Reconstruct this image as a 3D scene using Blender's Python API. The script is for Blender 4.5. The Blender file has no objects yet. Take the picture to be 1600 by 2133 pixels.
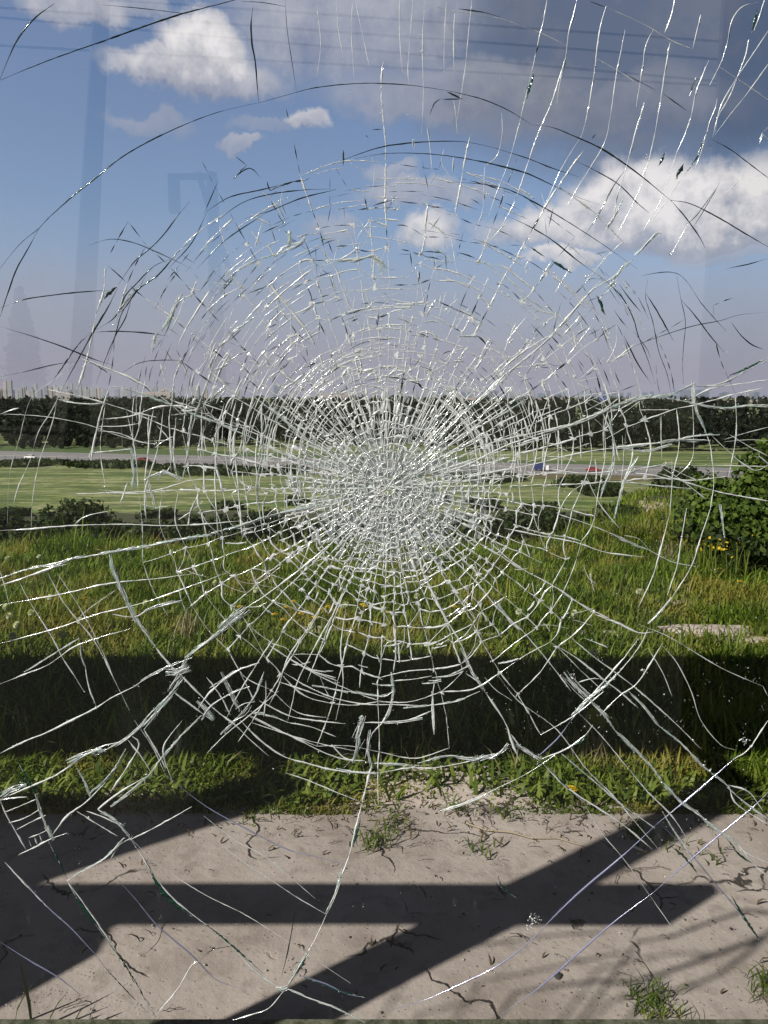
import bpy, math, random
import numpy as np
from mathutils import Vector
R = math.radians
rng = np.random.default_rng(7)
random.seed(7)
S = bpy.context.scene

# ------------------------------------------------------------------ camera
PITCH = R(8.6); EYE = 1.6
cam = bpy.data.cameras.new("camera"); co = bpy.data.objects.new("camera", cam)
S.collection.objects.link(co)
co.location = (0, 0, EYE); co.rotation_euler = (R(90) - PITCH, 0, 0)
cam.sensor_fit = 'HORIZONTAL'; cam.sensor_width = 36; cam.lens = 36.0
cam.clip_start = 0.02; cam.clip_end = 60000
S.camera = co
S.view_settings.view_transform = 'Standard'; S.view_settings.look = 'None'
S.view_settings.exposure = 0.35; S.view_settings.gamma = 1.0
S.cycles.transparent_max_bounces = 40
S.cycles.max_bounces = 7; S.cycles.diffuse_bounces = 3; S.cycles.glossy_bounces = 4
S.cycles.sample_clamp_indirect = 4.0

def ray(px, py):
    dx = (px - 800) / 1600.0; dz = -(py - 1066.5) / 1600.0
    return np.array([dx, math.cos(PITCH) + dz * math.sin(PITCH), -math.sin(PITCH) + dz * math.cos(PITCH)])
def azel(px, py):
    d = ray(px, py); d = d / np.linalg.norm(d)
    return math.atan2(d[0], d[1]), math.asin(d[2])

# ------------------------------------------------------------------ sun and sky
SUN_EL = R(40); SH_AZ = R(55.7)                   # shadows run forward and to the right
SD = np.array([math.sin(SH_AZ), math.cos(SH_AZ)]); COT = 1 / math.tan(SUN_EL)
sun = bpy.data.lights.new("sun", 'SUN'); so = bpy.data.objects.new("sun", sun); S.collection.objects.link(so)
sun.energy = 5.0; sun.angle = R(0.5); sun.color = (1.0, 0.93, 0.86)
so.rotation_euler = Vector((-SD[0] * math.cos(SUN_EL), -SD[1] * math.cos(SUN_EL), math.sin(SUN_EL))).to_track_quat('Z', 'Y').to_euler()

W = bpy.data.worlds.new("World"); S.world = W; W.use_nodes = True
wt = W.node_tree; wn = wt.nodes; wl = wt.links; wn.clear()
class NT:
    """tiny helper to write node maths"""
    def __init__(s, t): s.t = t; s.n = t.nodes; s.l = t.links
    def put(s, sock, v):
        if isinstance(v, bpy.types.NodeSocket): s.l.new(v, sock)
        else: sock.default_value = v
    def m(s, op, a, b=0.0, c=0.0, clamp=False):
        n = s.n.new('ShaderNodeMath'); n.operation = op; n.use_clamp = clamp
        s.put(n.inputs[0], a); s.put(n.inputs[1], b); s.put(n.inputs[2], c); return n.outputs[0]
    def mix(s, f, a, b, blend='MIX'):
        n = s.n.new('ShaderNodeMix'); n.data_type = 'RGBA'; n.blend_type = blend; n.clamp_factor = True
        s.put(n.inputs[0], f); s.put(n.inputs[6], a if not isinstance(a, tuple) else (*a, 1)[:4]); s.put(n.inputs[7], b if not isinstance(b, tuple) else (*b, 1)[:4]); return n.outputs[2]
    def ramp(s, f, stops, interp='LINEAR'):
        n = s.n.new('ShaderNodeValToRGB'); s.put(n.inputs[0], f); cr = n.color_ramp; cr.interpolation = interp
        while len(cr.elements) < len(stops): cr.elements.new(0.5)
        for e, (p, c) in zip(cr.elements, stops):
            e.position = p; e.color = (*c, 1) if isinstance(c, tuple) else (c, c, c, 1)
        return n.outputs[0]
    def noise(s, vec, scale, detail=4, rough=0.5, dist=0.0, dim='3D'):
        n = s.n.new('ShaderNodeTexNoise'); n.noise_dimensions = dim
        if vec is not None: s.l.new(vec, n.inputs['Vector'])
        n.inputs['Scale'].default_value = scale; n.inputs['Detail'].default_value = detail
        n.inputs['Roughness'].default_value = rough; n.inputs['Distortion'].default_value = dist
        return n.outputs['Fac']
    def smooth(s, v, a, b, lo=0.0, hi=1.0):
        n = s.n.new('ShaderNodeMapRange'); n.interpolation_type = 'SMOOTHSTEP'
        s.put(n.inputs['Value'], v)
        n.inputs['From Min'].default_value = a; n.inputs['From Max'].default_value = b
        n.inputs['To Min'].default_value = lo; n.inputs['To Max'].default_value = hi
        return n.outputs[0]
K = NT(wt)
sky = wn.new('ShaderNodeTexSky'); sky.sky_type = 'NISHITA'; sky.sun_disc = False
sky.sun_elevation = SUN_EL; sky.sun_rotation = SH_AZ + math.pi
sky.air_density = 1.0; sky.dust_density = 1.6; sky.ozone_density = 1.5
tc = wn.new('ShaderNodeTexCoord'); sep = wn.new('ShaderNodeSeparateXYZ'); wl.new(tc.outputs['Generated'], sep.inputs[0])
AZ = K.m('ARCTAN2', sep.outputs[0], sep.outputs[1]); EL = K.m('ARCSINE', sep.outputs[2])
AA = K.m('ABSOLUTE', AZ)
warp1 = K.m('SUBTRACT', K.noise(tc.outputs['Generated'], 9, 6, 0.6), 0.5)
cmb = wn.new('ShaderNodeVectorMath'); cmb.operation = 'ADD'; wl.new(tc.outputs['Generated'], cmb.inputs[0]); cmb.inputs[1].default_value = (7.1, 3.3, 1.7)
warp2 = K.m('SUBTRACT', K.noise(cmb.outputs[0], 13, 7, 0.62), 0.5)
puff = K.noise(cmb.outputs[0], 26, 6, 0.62)
CLOUDS = [  # px, py, rx, ry, brightness at the top, opacity
    (415, 105, 95, 52, 1.0, 1.0), (345, 135, 115, 34, .8, .9), (455, 150, 125, 46, .5, .8),
    (150, 2, 95, 32, .6, .7), (740, 40, 250, 105, .42, .7), (290, 18, 50, 20, .5, .45),
    (950, 190, 270, 48, .26, .7), (1250, 235, 260, 50, .2, .5),
    (615, 250, 50, 22, .72, .8), (490, 296, 40, 14, .45, .6), (300, 252, 85, 18, .3, .45), (540, 262, 60, 14, .3, .35),
    (1330, 425, 160, 72, 1.0, 1.0), (1500, 420, 190, 75, 1.0, 1.0), (1180, 470, 160, 42, .75, .95), (1480, 490, 220, 42, .35, .9),
    (1180, 540, 80, 22, .85, .85), (1560, 536, 110, 14, .3, .5), (1640, 400, 130, 60, .9, .9),
    (880, 405, 150, 24, .36, .7), (905, 485, 75, 40, .75, .85), (815, 362, 60, 20, .4, .55), (700, 470, 45, 22, .35, .5),
    (600, 700, 1500, 130, .12, .35)]
cov = 0.0; bri = 0.0
for (px, py, rx, ry, b, op) in CLOUDS:
    a, e = azel(px, py)
    u = K.m('DIVIDE', K.m('ADD', K.m('SUBTRACT', AZ, a), K.m('MULTIPLY', warp1, 0.11)), rx / 1600.0)
    v0 = K.m('SUBTRACT', EL, e)
    v = K.m('DIVIDE', K.m('ADD', v0, K.m('MULTIPLY', warp2, 0.085)), ry / 1600.0)
    d = K.m('SQRT', K.m('ADD', K.m('MULTIPLY', u, u), K.m('MULTIPLY', v, v)))
    msk = K.m('MULTIPLY', K.smooth(d, 1.2, .62), op)
    top = K.m('ADD', K.m('MULTIPLY', K.m('DIVIDE', v0, ry / 1600.0), .42), .72)
    top = K.m('MULTIPLY', K.m('ADD', top, K.m('MULTIPLY', K.m('SUBTRACT', puff, .5), 2.6)), b, clamp=True)
    w_ = K.m('MULTIPLY', msk, top)
    bri = K.m('MAXIMUM', bri, w_); cov = K.m('MAXIMUM', cov, msk)
skyc = K.mix(1.0, sky.outputs[0], (1.2, 1.22, 1.36), 'MULTIPLY')
# lavender-grey air low over the horizon
lowf = K.smooth(EL, 0.24, 0.0)
skyc = K.mix(K.m('MULTIPLY', lowf, 0.86), skyc, (3.85, 3.72, 5.1))
skyc = K.mix(K.m('MULTIPLY', cov, .72), skyc, (3.1, 3.05, 3.8))
ad, ed_ = azel(1470, 40)
du = K.m('DIVIDE', K.m('ADD', K.m('SUBTRACT', AZ, ad), K.m('MULTIPLY', warp1, .16)), .36); dv = K.m('DIVIDE', K.m('ADD', K.m('SUBTRACT', EL, ed_), K.m('MULTIPLY', warp2, .09)), .165)
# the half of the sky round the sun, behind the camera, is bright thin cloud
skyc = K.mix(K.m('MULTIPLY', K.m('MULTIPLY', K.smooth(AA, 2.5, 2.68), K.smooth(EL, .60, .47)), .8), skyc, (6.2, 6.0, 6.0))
slate = K.smooth(K.m('SQRT', K.m('ADD', K.m('MULTIPLY', du, du), K.m('MULTIPLY', dv, dv))), 1.15, .55)
skyc = K.mix(K.m('MULTIPLY', slate, .85), skyc, (1.0, 1.32, 2.15))
skyc = K.mix(K.m('MULTIPLY', K.m('MULTIPLY', slate, K.smooth(warp1, -.02, .10)), .35), skyc, (2.3, 2.3, 2.8))
skyc = K.mix(bri, skyc, (10.0, 9.5, 9.6))
# sky darkened overhead, above the view, to keep ambient fill in the shadows low
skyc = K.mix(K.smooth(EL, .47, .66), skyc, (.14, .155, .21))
# sky also darkened to both sides, outside the picture, to deepen the shadows
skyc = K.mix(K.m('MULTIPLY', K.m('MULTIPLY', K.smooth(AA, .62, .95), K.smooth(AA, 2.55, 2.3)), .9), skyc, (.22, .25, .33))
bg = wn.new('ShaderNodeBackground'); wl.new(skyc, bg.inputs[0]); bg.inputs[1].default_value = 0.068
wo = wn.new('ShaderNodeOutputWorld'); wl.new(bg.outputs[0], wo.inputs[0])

# ------------------------------------------------------------------ helpers
col = S.collection
def npmesh(name, V, F, mat=None, parent=None, smooth=False):
    V = np.asarray(V, dtype=np.float32).reshape(-1, 3); F = np.asarray(F, dtype=np.int32)
    me = bpy.data.meshes.new(name); n, k = F.shape
    me.vertices.add(len(V)); me.vertices.foreach_set('co', V.ravel())
    me.loops.add(n * k); me.loops.foreach_set('vertex_index', F.ravel())
    me.polygons.add(n); me.polygons.foreach_set('loop_start', np.arange(0, n * k, k, dtype=np.int32))
    me.polygons.foreach_set('loop_total', np.full(n, k, dtype=np.int32))
    if smooth: me.polygons.foreach_set('use_smooth', np.ones(n, dtype=bool))
    me.update(calc_edges=True)
    if mat: me.materials.append(mat)
    o = bpy.data.objects.new(name, me); col.objects.link(o)
    if parent: o.parent = parent
    return o
class MB:
    def __init__(s): s.v = []; s.f = []
    def add(s, V, F):
        b = len(s.v); s.v += [tuple(map(float, p)) for p in V]; s.f += [tuple(int(i) + b for i in f) for f in F]; return s
    def box(s, c, d, rz=0.0, bev=0.0, taper=1.0):
        x, y, z = d[0] / 2, d[1] / 2, d[2] / 2; P = []
        for zz, t in ((-z, 1.0), (z, taper)):
            for a, b in ((-x, -y), (x, -y), (x, y), (-x, y)):
                a *= t; b *= t
                P.append((c[0] + a * math.cos(rz) - b * math.sin(rz), c[1] + a * math.sin(rz) + b * math.cos(rz), c[2] + zz))
        return s.add(P, [(3, 2, 1, 0), (4, 5, 6, 7), (0, 1, 5, 4), (1, 2, 6, 5), (2, 3, 7, 6), (3, 0, 4, 7)])
    def tube(s, pts, rad, n=8):
        pts = [Vector(p) for p in pts]
        if not hasattr(rad, '__len__'): rad = [rad] * len(pts)
        V = []; F = []
        for i, p in enumerate(pts):
            t = (pts[min(i + 1, len(pts) - 1)] - pts[max(i - 1, 0)]).normalized()
            a = t.cross(Vector((0, 0, 1)) if abs(t.z) < .9 else Vector((1, 0, 0))).normalized(); b = t.cross(a)
            for k in range(n):
                q = 2 * math.pi * k / n; V.append(p + (a * math.cos(q) + b * math.sin(q)) * rad[i])
        for i in range(len(pts) - 1):
            for k in range(n):
                F.append((i * n + k, i * n + (k + 1) % n, (i + 1) * n + (k + 1) % n, (i + 1) * n + k))
        F.append(tuple(range(n - 1, -1, -1))); F.append(tuple((len(pts) - 1) * n + k for k in range(n)))
        return s.add(V, F)
    def prism(s, prof, axis_pts):
        """extrude closed profile [(y,z)] between x0 and x1"""
        x0, x1 = axis_pts; n = len(prof)
        V = [(x0, a, b) for a, b in prof] + [(x1, a, b) for a, b in prof]
        F = [tuple(range(n)), tuple(range(2 * n - 1, n - 1, -1))] + [(i, n + i, n + (i + 1) % n, (i + 1) % n) for i in range(n)]
        return s.add(V, F)
    def build(s, name, mat, parent=None, loc=None, smooth=False, bevel=0):
        me = bpy.data.meshes.new(name); me.from_pydata(s.v, [], s.f); me.update()
        if smooth: me.polygons.foreach_set('use_smooth', np.ones(len(me.polygons), dtype=bool))
        if mat: me.materials.append(mat)
        o = bpy.data.objects.new(name, me); col.objects.link(o)
        if parent: o.parent = parent
        if loc is not None: o.location = loc
        if bevel:
            md = o.modifiers.new('bevel', 'BEVEL'); md.width = bevel; md.segments = 2; md.limit_method = 'ANGLE'
        return o
def tag(o, label=None, cat=None, group=None, kind=None):
    if label: o['label'] = label
    if cat: o['category'] = cat
    if group: o['group'] = group
    if kind: o['kind'] = kind
    return o
def empty(name, loc, label, cat, group=None, rz=0.0):
    o = bpy.data.objects.new(name, None); col.objects.link(o); o.location = loc; o.rotation_euler = (0, 0, rz)
    o.empty_display_size = .1
    return tag(o, label, cat, group)
def copy_tree(o, parent=None):
    c = o.copy(); col.objects.link(c); c.parent = parent
    for ch in list(o.children): copy_tree(ch, c)
    return c
def setlabels(o, label): o['label'] = label

def mat(name):
    m = bpy.data.materials.new(name); m.use_nodes = True; m.node_tree.nodes.clear(); return m, NT(m.node_tree)
def out(k, sh):
    o = k.n.new('ShaderNodeOutputMaterial'); k.l.new(sh, o.inputs[0])
def geo(k): return k.n.new('ShaderNodeNewGeometry')
def princ(k, color, rough=.6, metal=0.0, bump=None, bstr=.3, bdist=.01, **kw):
    p = k.n.new('ShaderNodeBsdfPrincipled'); k.put(p.inputs['Base Color'], color if not isinstance(color, tuple) else (*color, 1))
    k.put(p.inputs['Roughness'], rough); p.inputs['Metallic'].default_value = metal
    for a, b in kw.items(): k.put(p.inputs[a], b)
    if bump is not None:
        b = k.n.new('ShaderNodeBump'); b.inputs['Strength'].default_value = bstr; b.inputs['Distance'].default_value = bdist
        k.l.new(bump, b.inputs['Height']); k.l.new(b.outputs[0], p.inputs['Normal'])
    return p.outputs[0]
def plain(name, c, rough=.6, metal=0.0, var=.25, scale=6.0, bstr=.15, bdist=.01):
    m, k = mat(name); tcn = k.n.new('ShaderNodeTexCoord'); n = k.noise(tcn.outputs['Object'], scale, 6, .6)
    cc = k.mix(n, tuple(x * (1 - var) for x in c), tuple(min(1, x * (1 + var)) for x in c))
    out(k, princ(k, cc, rough, metal, n, bstr, bdist)); return m
def leafmat(name, c1, c2, c3=None, trans=.35, rough=.5, ns=.9):
    m, k = mat(name); g = geo(k); r = g.outputs['Random Per Island']
    tcn = k.n.new('ShaderNodeTexCoord'); n = k.noise(tcn.outputs['Object'], ns, 4)
    cc = k.mix(r, c1, c2)
    if c3: cc = k.mix(k.smooth(n, .48, .62), cc, c3)
    p = princ(k, cc, rough, **{'Specular IOR Level': .15})
    t = k.n.new('ShaderNodeBsdfTranslucent'); k.l.new(k.mix(1.0, cc, (1.1, 1.3, .5), 'MULTIPLY'), t.inputs[0])
    x = k.n.new('ShaderNodeMixShader'); x.inputs[0].default_value = trans; k.l.new(p, x.inputs[1]); k.l.new(t.outputs[0], x.inputs[2])
    out(k, x.outputs[0]); return m
M = {}
M['concrete'] = plain('concrete', (.30, .29, .27), .85, 0, .3, 8, .3)
M['steel'] = plain('painted_steel', (.16, .17, .18), .5, .3, .2, 10, .1)
M['roofing'] = plain('roofing', (.22, .23, .24), .5, .2, .2, 3, .1)
M['darkwood'] = plain('dark_timber', (.045, .035, .03), .7, 0, .4, 12, .2)
M['pole'] = plain('weathered_pole', (.10, .095, .09), .85, 0, .3, 8, .3)
M['bark'] = plain('bark', (.10, .075, .055), .9, 0, .4, 14, .5, .02)
M['white'] = plain('white_paint', (.75, .75, .75), .35, 0, .05)
M['red'] = plain('red_paint', (.25, .02, .025), .3, 0, .1)
M['blue'] = plain('blue_paint', (.02, .03, .11), .5, 0, .1)
M['darkglass'] = plain('tinted_glass', (.02, .025, .03), .1, 0, .1)
M['rubber'] = plain('rubber', (.02, .02, .02), .8, 0, .2)

# ------------------------------------------------------------------ terrain
PY = np.array([-4000, 6.3, 8.2, 12, 16, 22, 40, 70, 110, 150, 30000.]); PZ = np.array([0, 0, -.16, -1.0, -2.0, -3.6, -8.8, -14.5, -19, -21, -21.])
def H(x, y):
    x = np.asarray(x, float); y = np.asarray(y, float)
    z = np.interp(y, PY, PZ)
    s = np.clip((x / np.maximum(y, 1) - .18) / .17, 0, 1); s = s * s * (3 - 2 * s)
    far = np.clip(1 - (y - 60) / 80, 0, 1)
    z = z * (1 - .5 * s * far)
    amp = np.clip((y - 14) / 12, 0, 1) * np.clip(1 - (y - 120) / 60, .0, 1)
    z = z + amp * .35 * (np.sin(x * .31 + y * .17) + np.sin(x * .11 - y * .23 + 1))
    z = z + .015 * np.sin(x * 2.3 + 1) * np.sin(y * 1.9) * (y > 3.1)
    return z
def hit(px, py, off=0.0):
    d = ray(px, py); t = .5
    for i in range(4000):
        p = np.array([0, 0, EYE]) + d * t
        if p[2] <= H(p[0], p[1]) + off:
            a, b = t / 1.01, t
            for _ in range(30):
                m_ = (a + b) / 2; q = np.array([0, 0, EYE]) + d * m_
                if q[2] <= H(q[0], q[1]) + off: b = m_
                else: a = m_
            return np.array([0, 0, EYE]) + d * b
        t *= 1.01
    return None
def flat(px, py, z=0.0):
    d = ray(px, py); t = (z - EYE) / d[2]; return np.array([0, 0, EYE]) + d * t
def grid(ys, nx, span):
    V = []; 
    for y in ys:
        s = span(y); xs = np.linspace(-s, s, nx)
        V.append(np.stack([xs, np.full(nx, y), H(xs, np.full(nx, y))], 1))
    V = np.concatenate(V); ny = len(ys); F = []
    for j in range(ny - 1):
        a = np.arange(nx - 1) + j * nx; F.append(np.stack([a, a + 1, a + nx + 1, a + nx], 1))
    return V, np.concatenate(F)
m, k = mat('grassy_soil'); g = geo(k); n1 = k.noise(g.outputs['Position'], 1.1, 6, .6); n2 = k.noise(g.outputs['Position'], 9, 5, .65)
cc = k.mix(n2, (.016, .021, .007), (.075, .088, .028)); cc = k.mix(k.smooth(n1, .52, .68), cc, (.10, .09, .045))
out(k, princ(k, cc, .95, 0, n2, .8, .06)); M['soil'] = m
ysl = np.concatenate([-np.geomspace(4000, 1, 30), np.linspace(0, 12, 60), np.geomspace(12.3, 150, 70)])
V, F = grid(ysl, 90, lambda y: 12 + 1.6 * abs(y))
tag(npmesh('ground', V, F, M['soil'], smooth=True), kind='structure')
m, k = mat('meadow'); g = geo(k)
mp = k.n.new('ShaderNodeMapping'); mp.inputs['Scale'].default_value = (.26, 1.0, 1.0); mp.inputs['Rotation'].default_value = (0, 0, R(4)); k.l.new(g.outputs['Position'], mp.inputs[0])
s1 = k.noise(mp.outputs[0], .075, 7, .68, 1.6); s2 = k.noise(g.outputs['Position'], .42, 6, .75); s3 = k.noise(mp.outputs[0], .3, 4, .6)
cc = k.ramp(s1, [(.40, (.06, .11, .02)), (.46, (.13, .185, .04)), (.50, (.23, .26, .09)), (.54, (.33, .32, .17)), (.6, (.17, .22, .055))])
cc = k.mix(k.m('MULTIPLY', k.smooth(s3, .45, .56), .6), cc, (.06, .085, .025)); cc = k.mix(k.smooth(s2, .42, .66, 0, .75), cc, (.055, .085, .018))
out(k, princ(k, cc, .95, 0, s2, .6, .4)); M['meadow'] = m
V, F = grid(np.concatenate([[149.5], np.geomspace(152, 9000, 60)]), 60, lambda y: 12 + 1.3 * abs(y)); V[:, 2] = -21; V[:60, 2] = -21.02
V[:60, 1] = 146
tag(npmesh('meadow', V, F, M['meadow'], smooth=True), kind='structure')

# dirt / old concrete apron below the window
m, k = mat('packed_dirt'); g = geo(k); P = g.outputs['Position']
n1 = k.noise(P, 2.1, 7, .6); n2 = k.noise(P, 45, 6, .7); n3 = k.noise(P, 11, 5, .6); n4 = k.noise(P, 180, 3, .6)
cc = k.ramp(n1, [(.32, (.30, .245, .208)), (.5, (.44, .375, .33)), (.68, (.53, .46, .41))])
cc = k.mix(k.m('MULTIPLY', k.smooth(n3, .50, .68), .5), cc, (.215, .17, .14)); cc = k.mix(k.m('MULTIPLY', n2, .30), cc, (.35, .31, .29))
cc = k.mix(k.m('MULTIPLY', k.smooth(n4, .63, .72), .5), cc, (.12, .10, .085))
wv = k.n.new('ShaderNodeVectorMath'); wv.operation = 'MULTIPLY_ADD'
nn = k.n.new('ShaderNodeTexNoise'); nn.inputs['Scale'].default_value = 6; nn.inputs['Detail'].default_value = 5; k.l.new(P, nn.inputs[0])
k.l.new(nn.outputs['Color'], wv.inputs[0]); wv.inputs[1].default_value = (.17, .17, .17); k.l.new(P, wv.inputs[2])
vo = k.n.new('ShaderNodeTexVoronoi'); vo.feature = 'DISTANCE_TO_EDGE'; vo.inputs['Scale'].default_value = 2.3; k.l.new(wv.outputs[0], vo.inputs[0])
crk = k.m('MULTIPLY', k.smooth(vo.outputs[0], .014, .002), k.smooth(k.noise(P, 3.1, 2), .50, .58))
cc = k.mix(crk, cc, (.05, .04, .032))
hgt = k.m('SUBTRACT', k.m('ADD', k.m('MULTIPLY', n3, .6), k.m('MULTIPLY', n2, .22)), k.m('MULTIPLY', crk, .8))
out(k, princ(k, cc, .92, 0, hgt, .55, .022)); M['dirt'] = m
xs = np.linspace(-9, 9, 361)
def edge(x): return 2.93 + .07 * np.sin(x * 2.1 + .4) + .05 * np.sin(x * 5.3) + .03 * np.sin(x * 13 + 2) - .05 * np.clip(-x, 0, 1) - .24 * np.clip((x - .3) / .4, 0, 1)
rows = 24; V = []
for j in range(rows):
    t = j / (rows - 1); y = 1.5 + t * (edge(xs) + .16 - 1.5)
    V.append(np.stack([xs, y, np.full_like(xs, .006) + .004 * np.sin(xs * 3 + y * 4)], 1))
V = np.concatenate(V); F = []
for j in range(rows - 1):
    a = np.arange(360) + j * 361; F.append(np.stack([a, a + 1, a + 362, a + 361], 1))
tag(npmesh('dirt_path', V, np.concatenate(F), M['dirt'], smooth=True), kind='structure')
M['added_floor'] = plain('added_floor_dark', (.025, .024, .024), .95, 0, .3, 5, .3)
b = MB(); b.add([(-14, -9, .004), (14, -9, .004), (14, 1.5, .004), (-14, 1.5, .004)], [(0, 1, 2, 3)]); tag(b.build('added_floor', M['added_floor']), kind='structure')  # unseen dark floor, added to keep the ground reflection in the pane low
# worn patches in the grass
def patch(name, cx, cy, rx, ry, matn, seed, z=.012):
    r_ = random.Random(seed); n = 40; ph = [r_.uniform(0, 6.28) for _ in range(4)]
    V = [(cx, cy, float(H(cx, cy)) + z + .03)]
    for ring in (.5, 1.0):
        for i in range(n):
            a = 2 * math.pi * i / n; q = ring * (1 + .2 * math.sin(3 * a + ph[0]) + .14 * math.sin(5 * a + ph[1]) + .1 * math.sin(9 * a + ph[2]))
            x, y = cx + rx * q * math.cos(a), cy + ry * q * math.sin(a); V.append((x, y, float(H(x, y)) + z + (.025 if ring < 1 else 0)))
    F = [(0, 1 + i, 1 + (i + 1) % n) for i in range(n)]
    F4 = [(1 + i, 1 + n + i, 1 + n + (i + 1) % n, 1 + (i + 1) % n) for i in range(n)]
    b = MB(); b.add(V, F + F4); return tag(b.build(name, M[matn], smooth=True), kind='structure')
PATCHES = []
for i, (px, py, rx, ry) in enumerate([(1470, 1318, .42, .15), (1590, 1342, .32, .09), (1230, 1326, .25, .07), (680, 1320, .26, .10), (1400, 1262, .2, .06), (1010, 1332, .3, .06)]):
    p = flat(px, py); PATCHES.append((p[0], p[1], rx, ry)); patch('dirt_patch', p[0], p[1], rx, ry, 'dirt', i)
p = hit(1412, 1075); patch('sandy_track', p[0], p[1], 1.1, 3.2, 'dirt', 9, .05)

# ------------------------------------------------------------------ road
Zr = -21
A0 = flat(-500, 945, Zr); 
def roadpt(px, py): return flat(px, py, Zr)
a1, b1 = roadpt(0, 940), roadpt(1300, 970); a2, b2 = roadpt(0, 961), roadpt(1300, 991)
def ext(a, b, t): return a + (b - a) * t
m, k = mat('asphalt'); g = geo(k); n = k.noise(g.outputs['Position'], .25, 5, .6); cc = k.mix(n, (.17, .165, .17), (.235, .228, .235)); out(k, princ(k, cc, .9)); M['asphalt'] = m
def strip(name, p0, p1, q0, q1, z, matn, t0=-1.2, t1=2.4, n=30):
    V = []
    for i in range(n + 1):
        t = t0 + (t1 - t0) * i / n; a = ext(p0, p1, t); b = ext(q0, q1, t); V += [(a[0], a[1], z), (b[0], b[1], z)]
    F = [(2 * i, 2 * i + 1, 2 * i + 3, 2 * i + 2) for i in range(n)]
    return npmesh(name, V, F, M[matn])
tag(strip('road', a1, b1, a2, b2, -20.9, 'asphalt'), kind='structure')
M['line'] = plain('road_paint', (.6, .6, .6), .8)
for i, f in enumerate((.04, .33, .66, .965)):
    p0 = a1 + (a2 - a1) * f; p1 = b1 + (b2 - b1) * f; dv = (a2 - a1) / np.linalg.norm(a2 - a1) * .25
    tag(strip('lane_line', p0, p1, p0 + dv, p1 + dv, -20.88, 'line'), kind='structure')
M['verge'] = plain('brown_verge', (.11, .095, .04), .95, 0, .5, .15, .6, .3)
M['vergegreen'] = plain('green_verge', (.06, .10, .025), .95, 0, .4, .12, .6, .3)
w3, w4 = roadpt(0, 966), roadpt(1300, 1002)
tag(strip('brown_verge', a2, b2, w3, w4, -20.93, 'verge'), kind='structure')
w3, w4 = roadpt(0, 925), roadpt(1300, 966)
tag(strip('far_verge', w3, w4, a1, b1, -20.93, 'vergegreen'), kind='structure')
# guard rail between the carriageways: beam + posts, and lamp posts
gr = empty('guard_rail', (0, 0, 0), 'long grey guard rail running along the highway between its carriageways', 'guard rail')
g0, g1 = a1 + (a2 - a1) * .72, b1 + (b2 - b1) * .72
b = MB(); b.tube([(*ext(g0, g1, t)[:2], Zr + .95) for t in np.linspace(-1, 2.2, 20)], .14, 6); b.build('rail_beam', M['pale'] if 'pale' in M else M['concrete'], gr)
for i in range(80):
    q = ext(g0, g1, -.25 + i * .02); b = MB(); b.box((q[0], q[1], Zr + .55), (.22, .22, 1.1)); b.build('rail_post', M['steel'], gr)
def car(px, py, kind, body, label, f=.5, heading=1):
    p = flat(px, py, Zr + .9); rz = math.atan2(b1[1] - a1[1], b1[0] - a1[0])
    t = empty('parked_car' if 0 else kind, (p[0], p[1], Zr + .1), label, 'car' if kind == 'car' else 'truck', rz=rz)
    b = MB()
    if kind == 'car':
        prof = [(-2.2, .35), (-2.25, .8), (-1.6, .95), (-.9, 1.45), (.6, 1.47), (1.25, 1.0), (2.15, .82), (2.25, .4)]
        V = []; n = len(prof)
        for s_ in (-.88, .88): V += [(x, s_ * (.85 if z > 1.2 else 1), z) for x, z in prof]
        b.add(V, [tuple(range(n - 1, -1, -1)), tuple(range(n, 2 * n))] + [(i, (i + 1) % n, n + (i + 1) % n, n + i) for i in range(n)])
        b.build('body', M[body], t)
        w = MB(); w.prism([(-.865, 1.0), (-.80, 1.38), (.80, 1.38), (.865, 1.0)], (-1.25, .95)); w.build('side_window', M['darkglass'], t)
        wx = (-1.35, 1.4); wr = .33
    else:
        b.box((-.9, 0, 1.9), (6.0, 2.3, 2.5)); b.build('cargo_box', M[body], t)
        c = MB(); c.box((2.9, 0, 1.35), (1.5, 2.1, 1.9), taper=.9); c.build('cab', M['white'], t)
        w = MB(); w.box((3.45, 0, 1.75), (.55, 1.8, .6)); w.build('windscreen', M['darkglass'], t)
        wx = (-2.4, 2.8); wr = .48
    for x in wx:
        for s_ in (-1, 1):
            w = MB(); w.tube([(x, s_ * .72, wr), (x, s_ * .93, wr)], wr, 12); w.build('wheel', M['rubber'], t)
    return t
car(64, 951, 'car', 'white', 'white car on the highway at the far left of the view')
car(297, 957, 'car', 'red', 'small red car on the highway, left part of the view')
car(1236, 977, 'car', 'red', 'dull red car on the highway, right part of the view')
tk = car(1128, 975, 'truck', 'blue', 'small blue truck on the highway behind the cracked glass')
tk.scale = (.62, .8, .75)
def lamp_post(px, pyb, h=9):
    p = flat(px, pyb, Zr); t = empty('street_lamp', (p[0], p[1], Zr), 'thin grey street lamp standing at the far side of the highway', 'street lamp', 'street lamps along the highway')
    b = MB(); b.tube([(0, 0, 0), (0, 0, h * .8), (0, -.3, h * .93), (0, -1.5, h)], [.16, .12, .09, .07], 6); b.build('pole', M['steel'], t)
    b = MB(); b.box((0, -1.8, h), (.3, .9, .16)); b.build('lamp_head', M['steel'], t)
for px, py in ((256, 946), (-40, 938), (571, 952), (885, 958), (1095, 966), (1300, 968)): lamp_post(px, py, 11)

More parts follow.
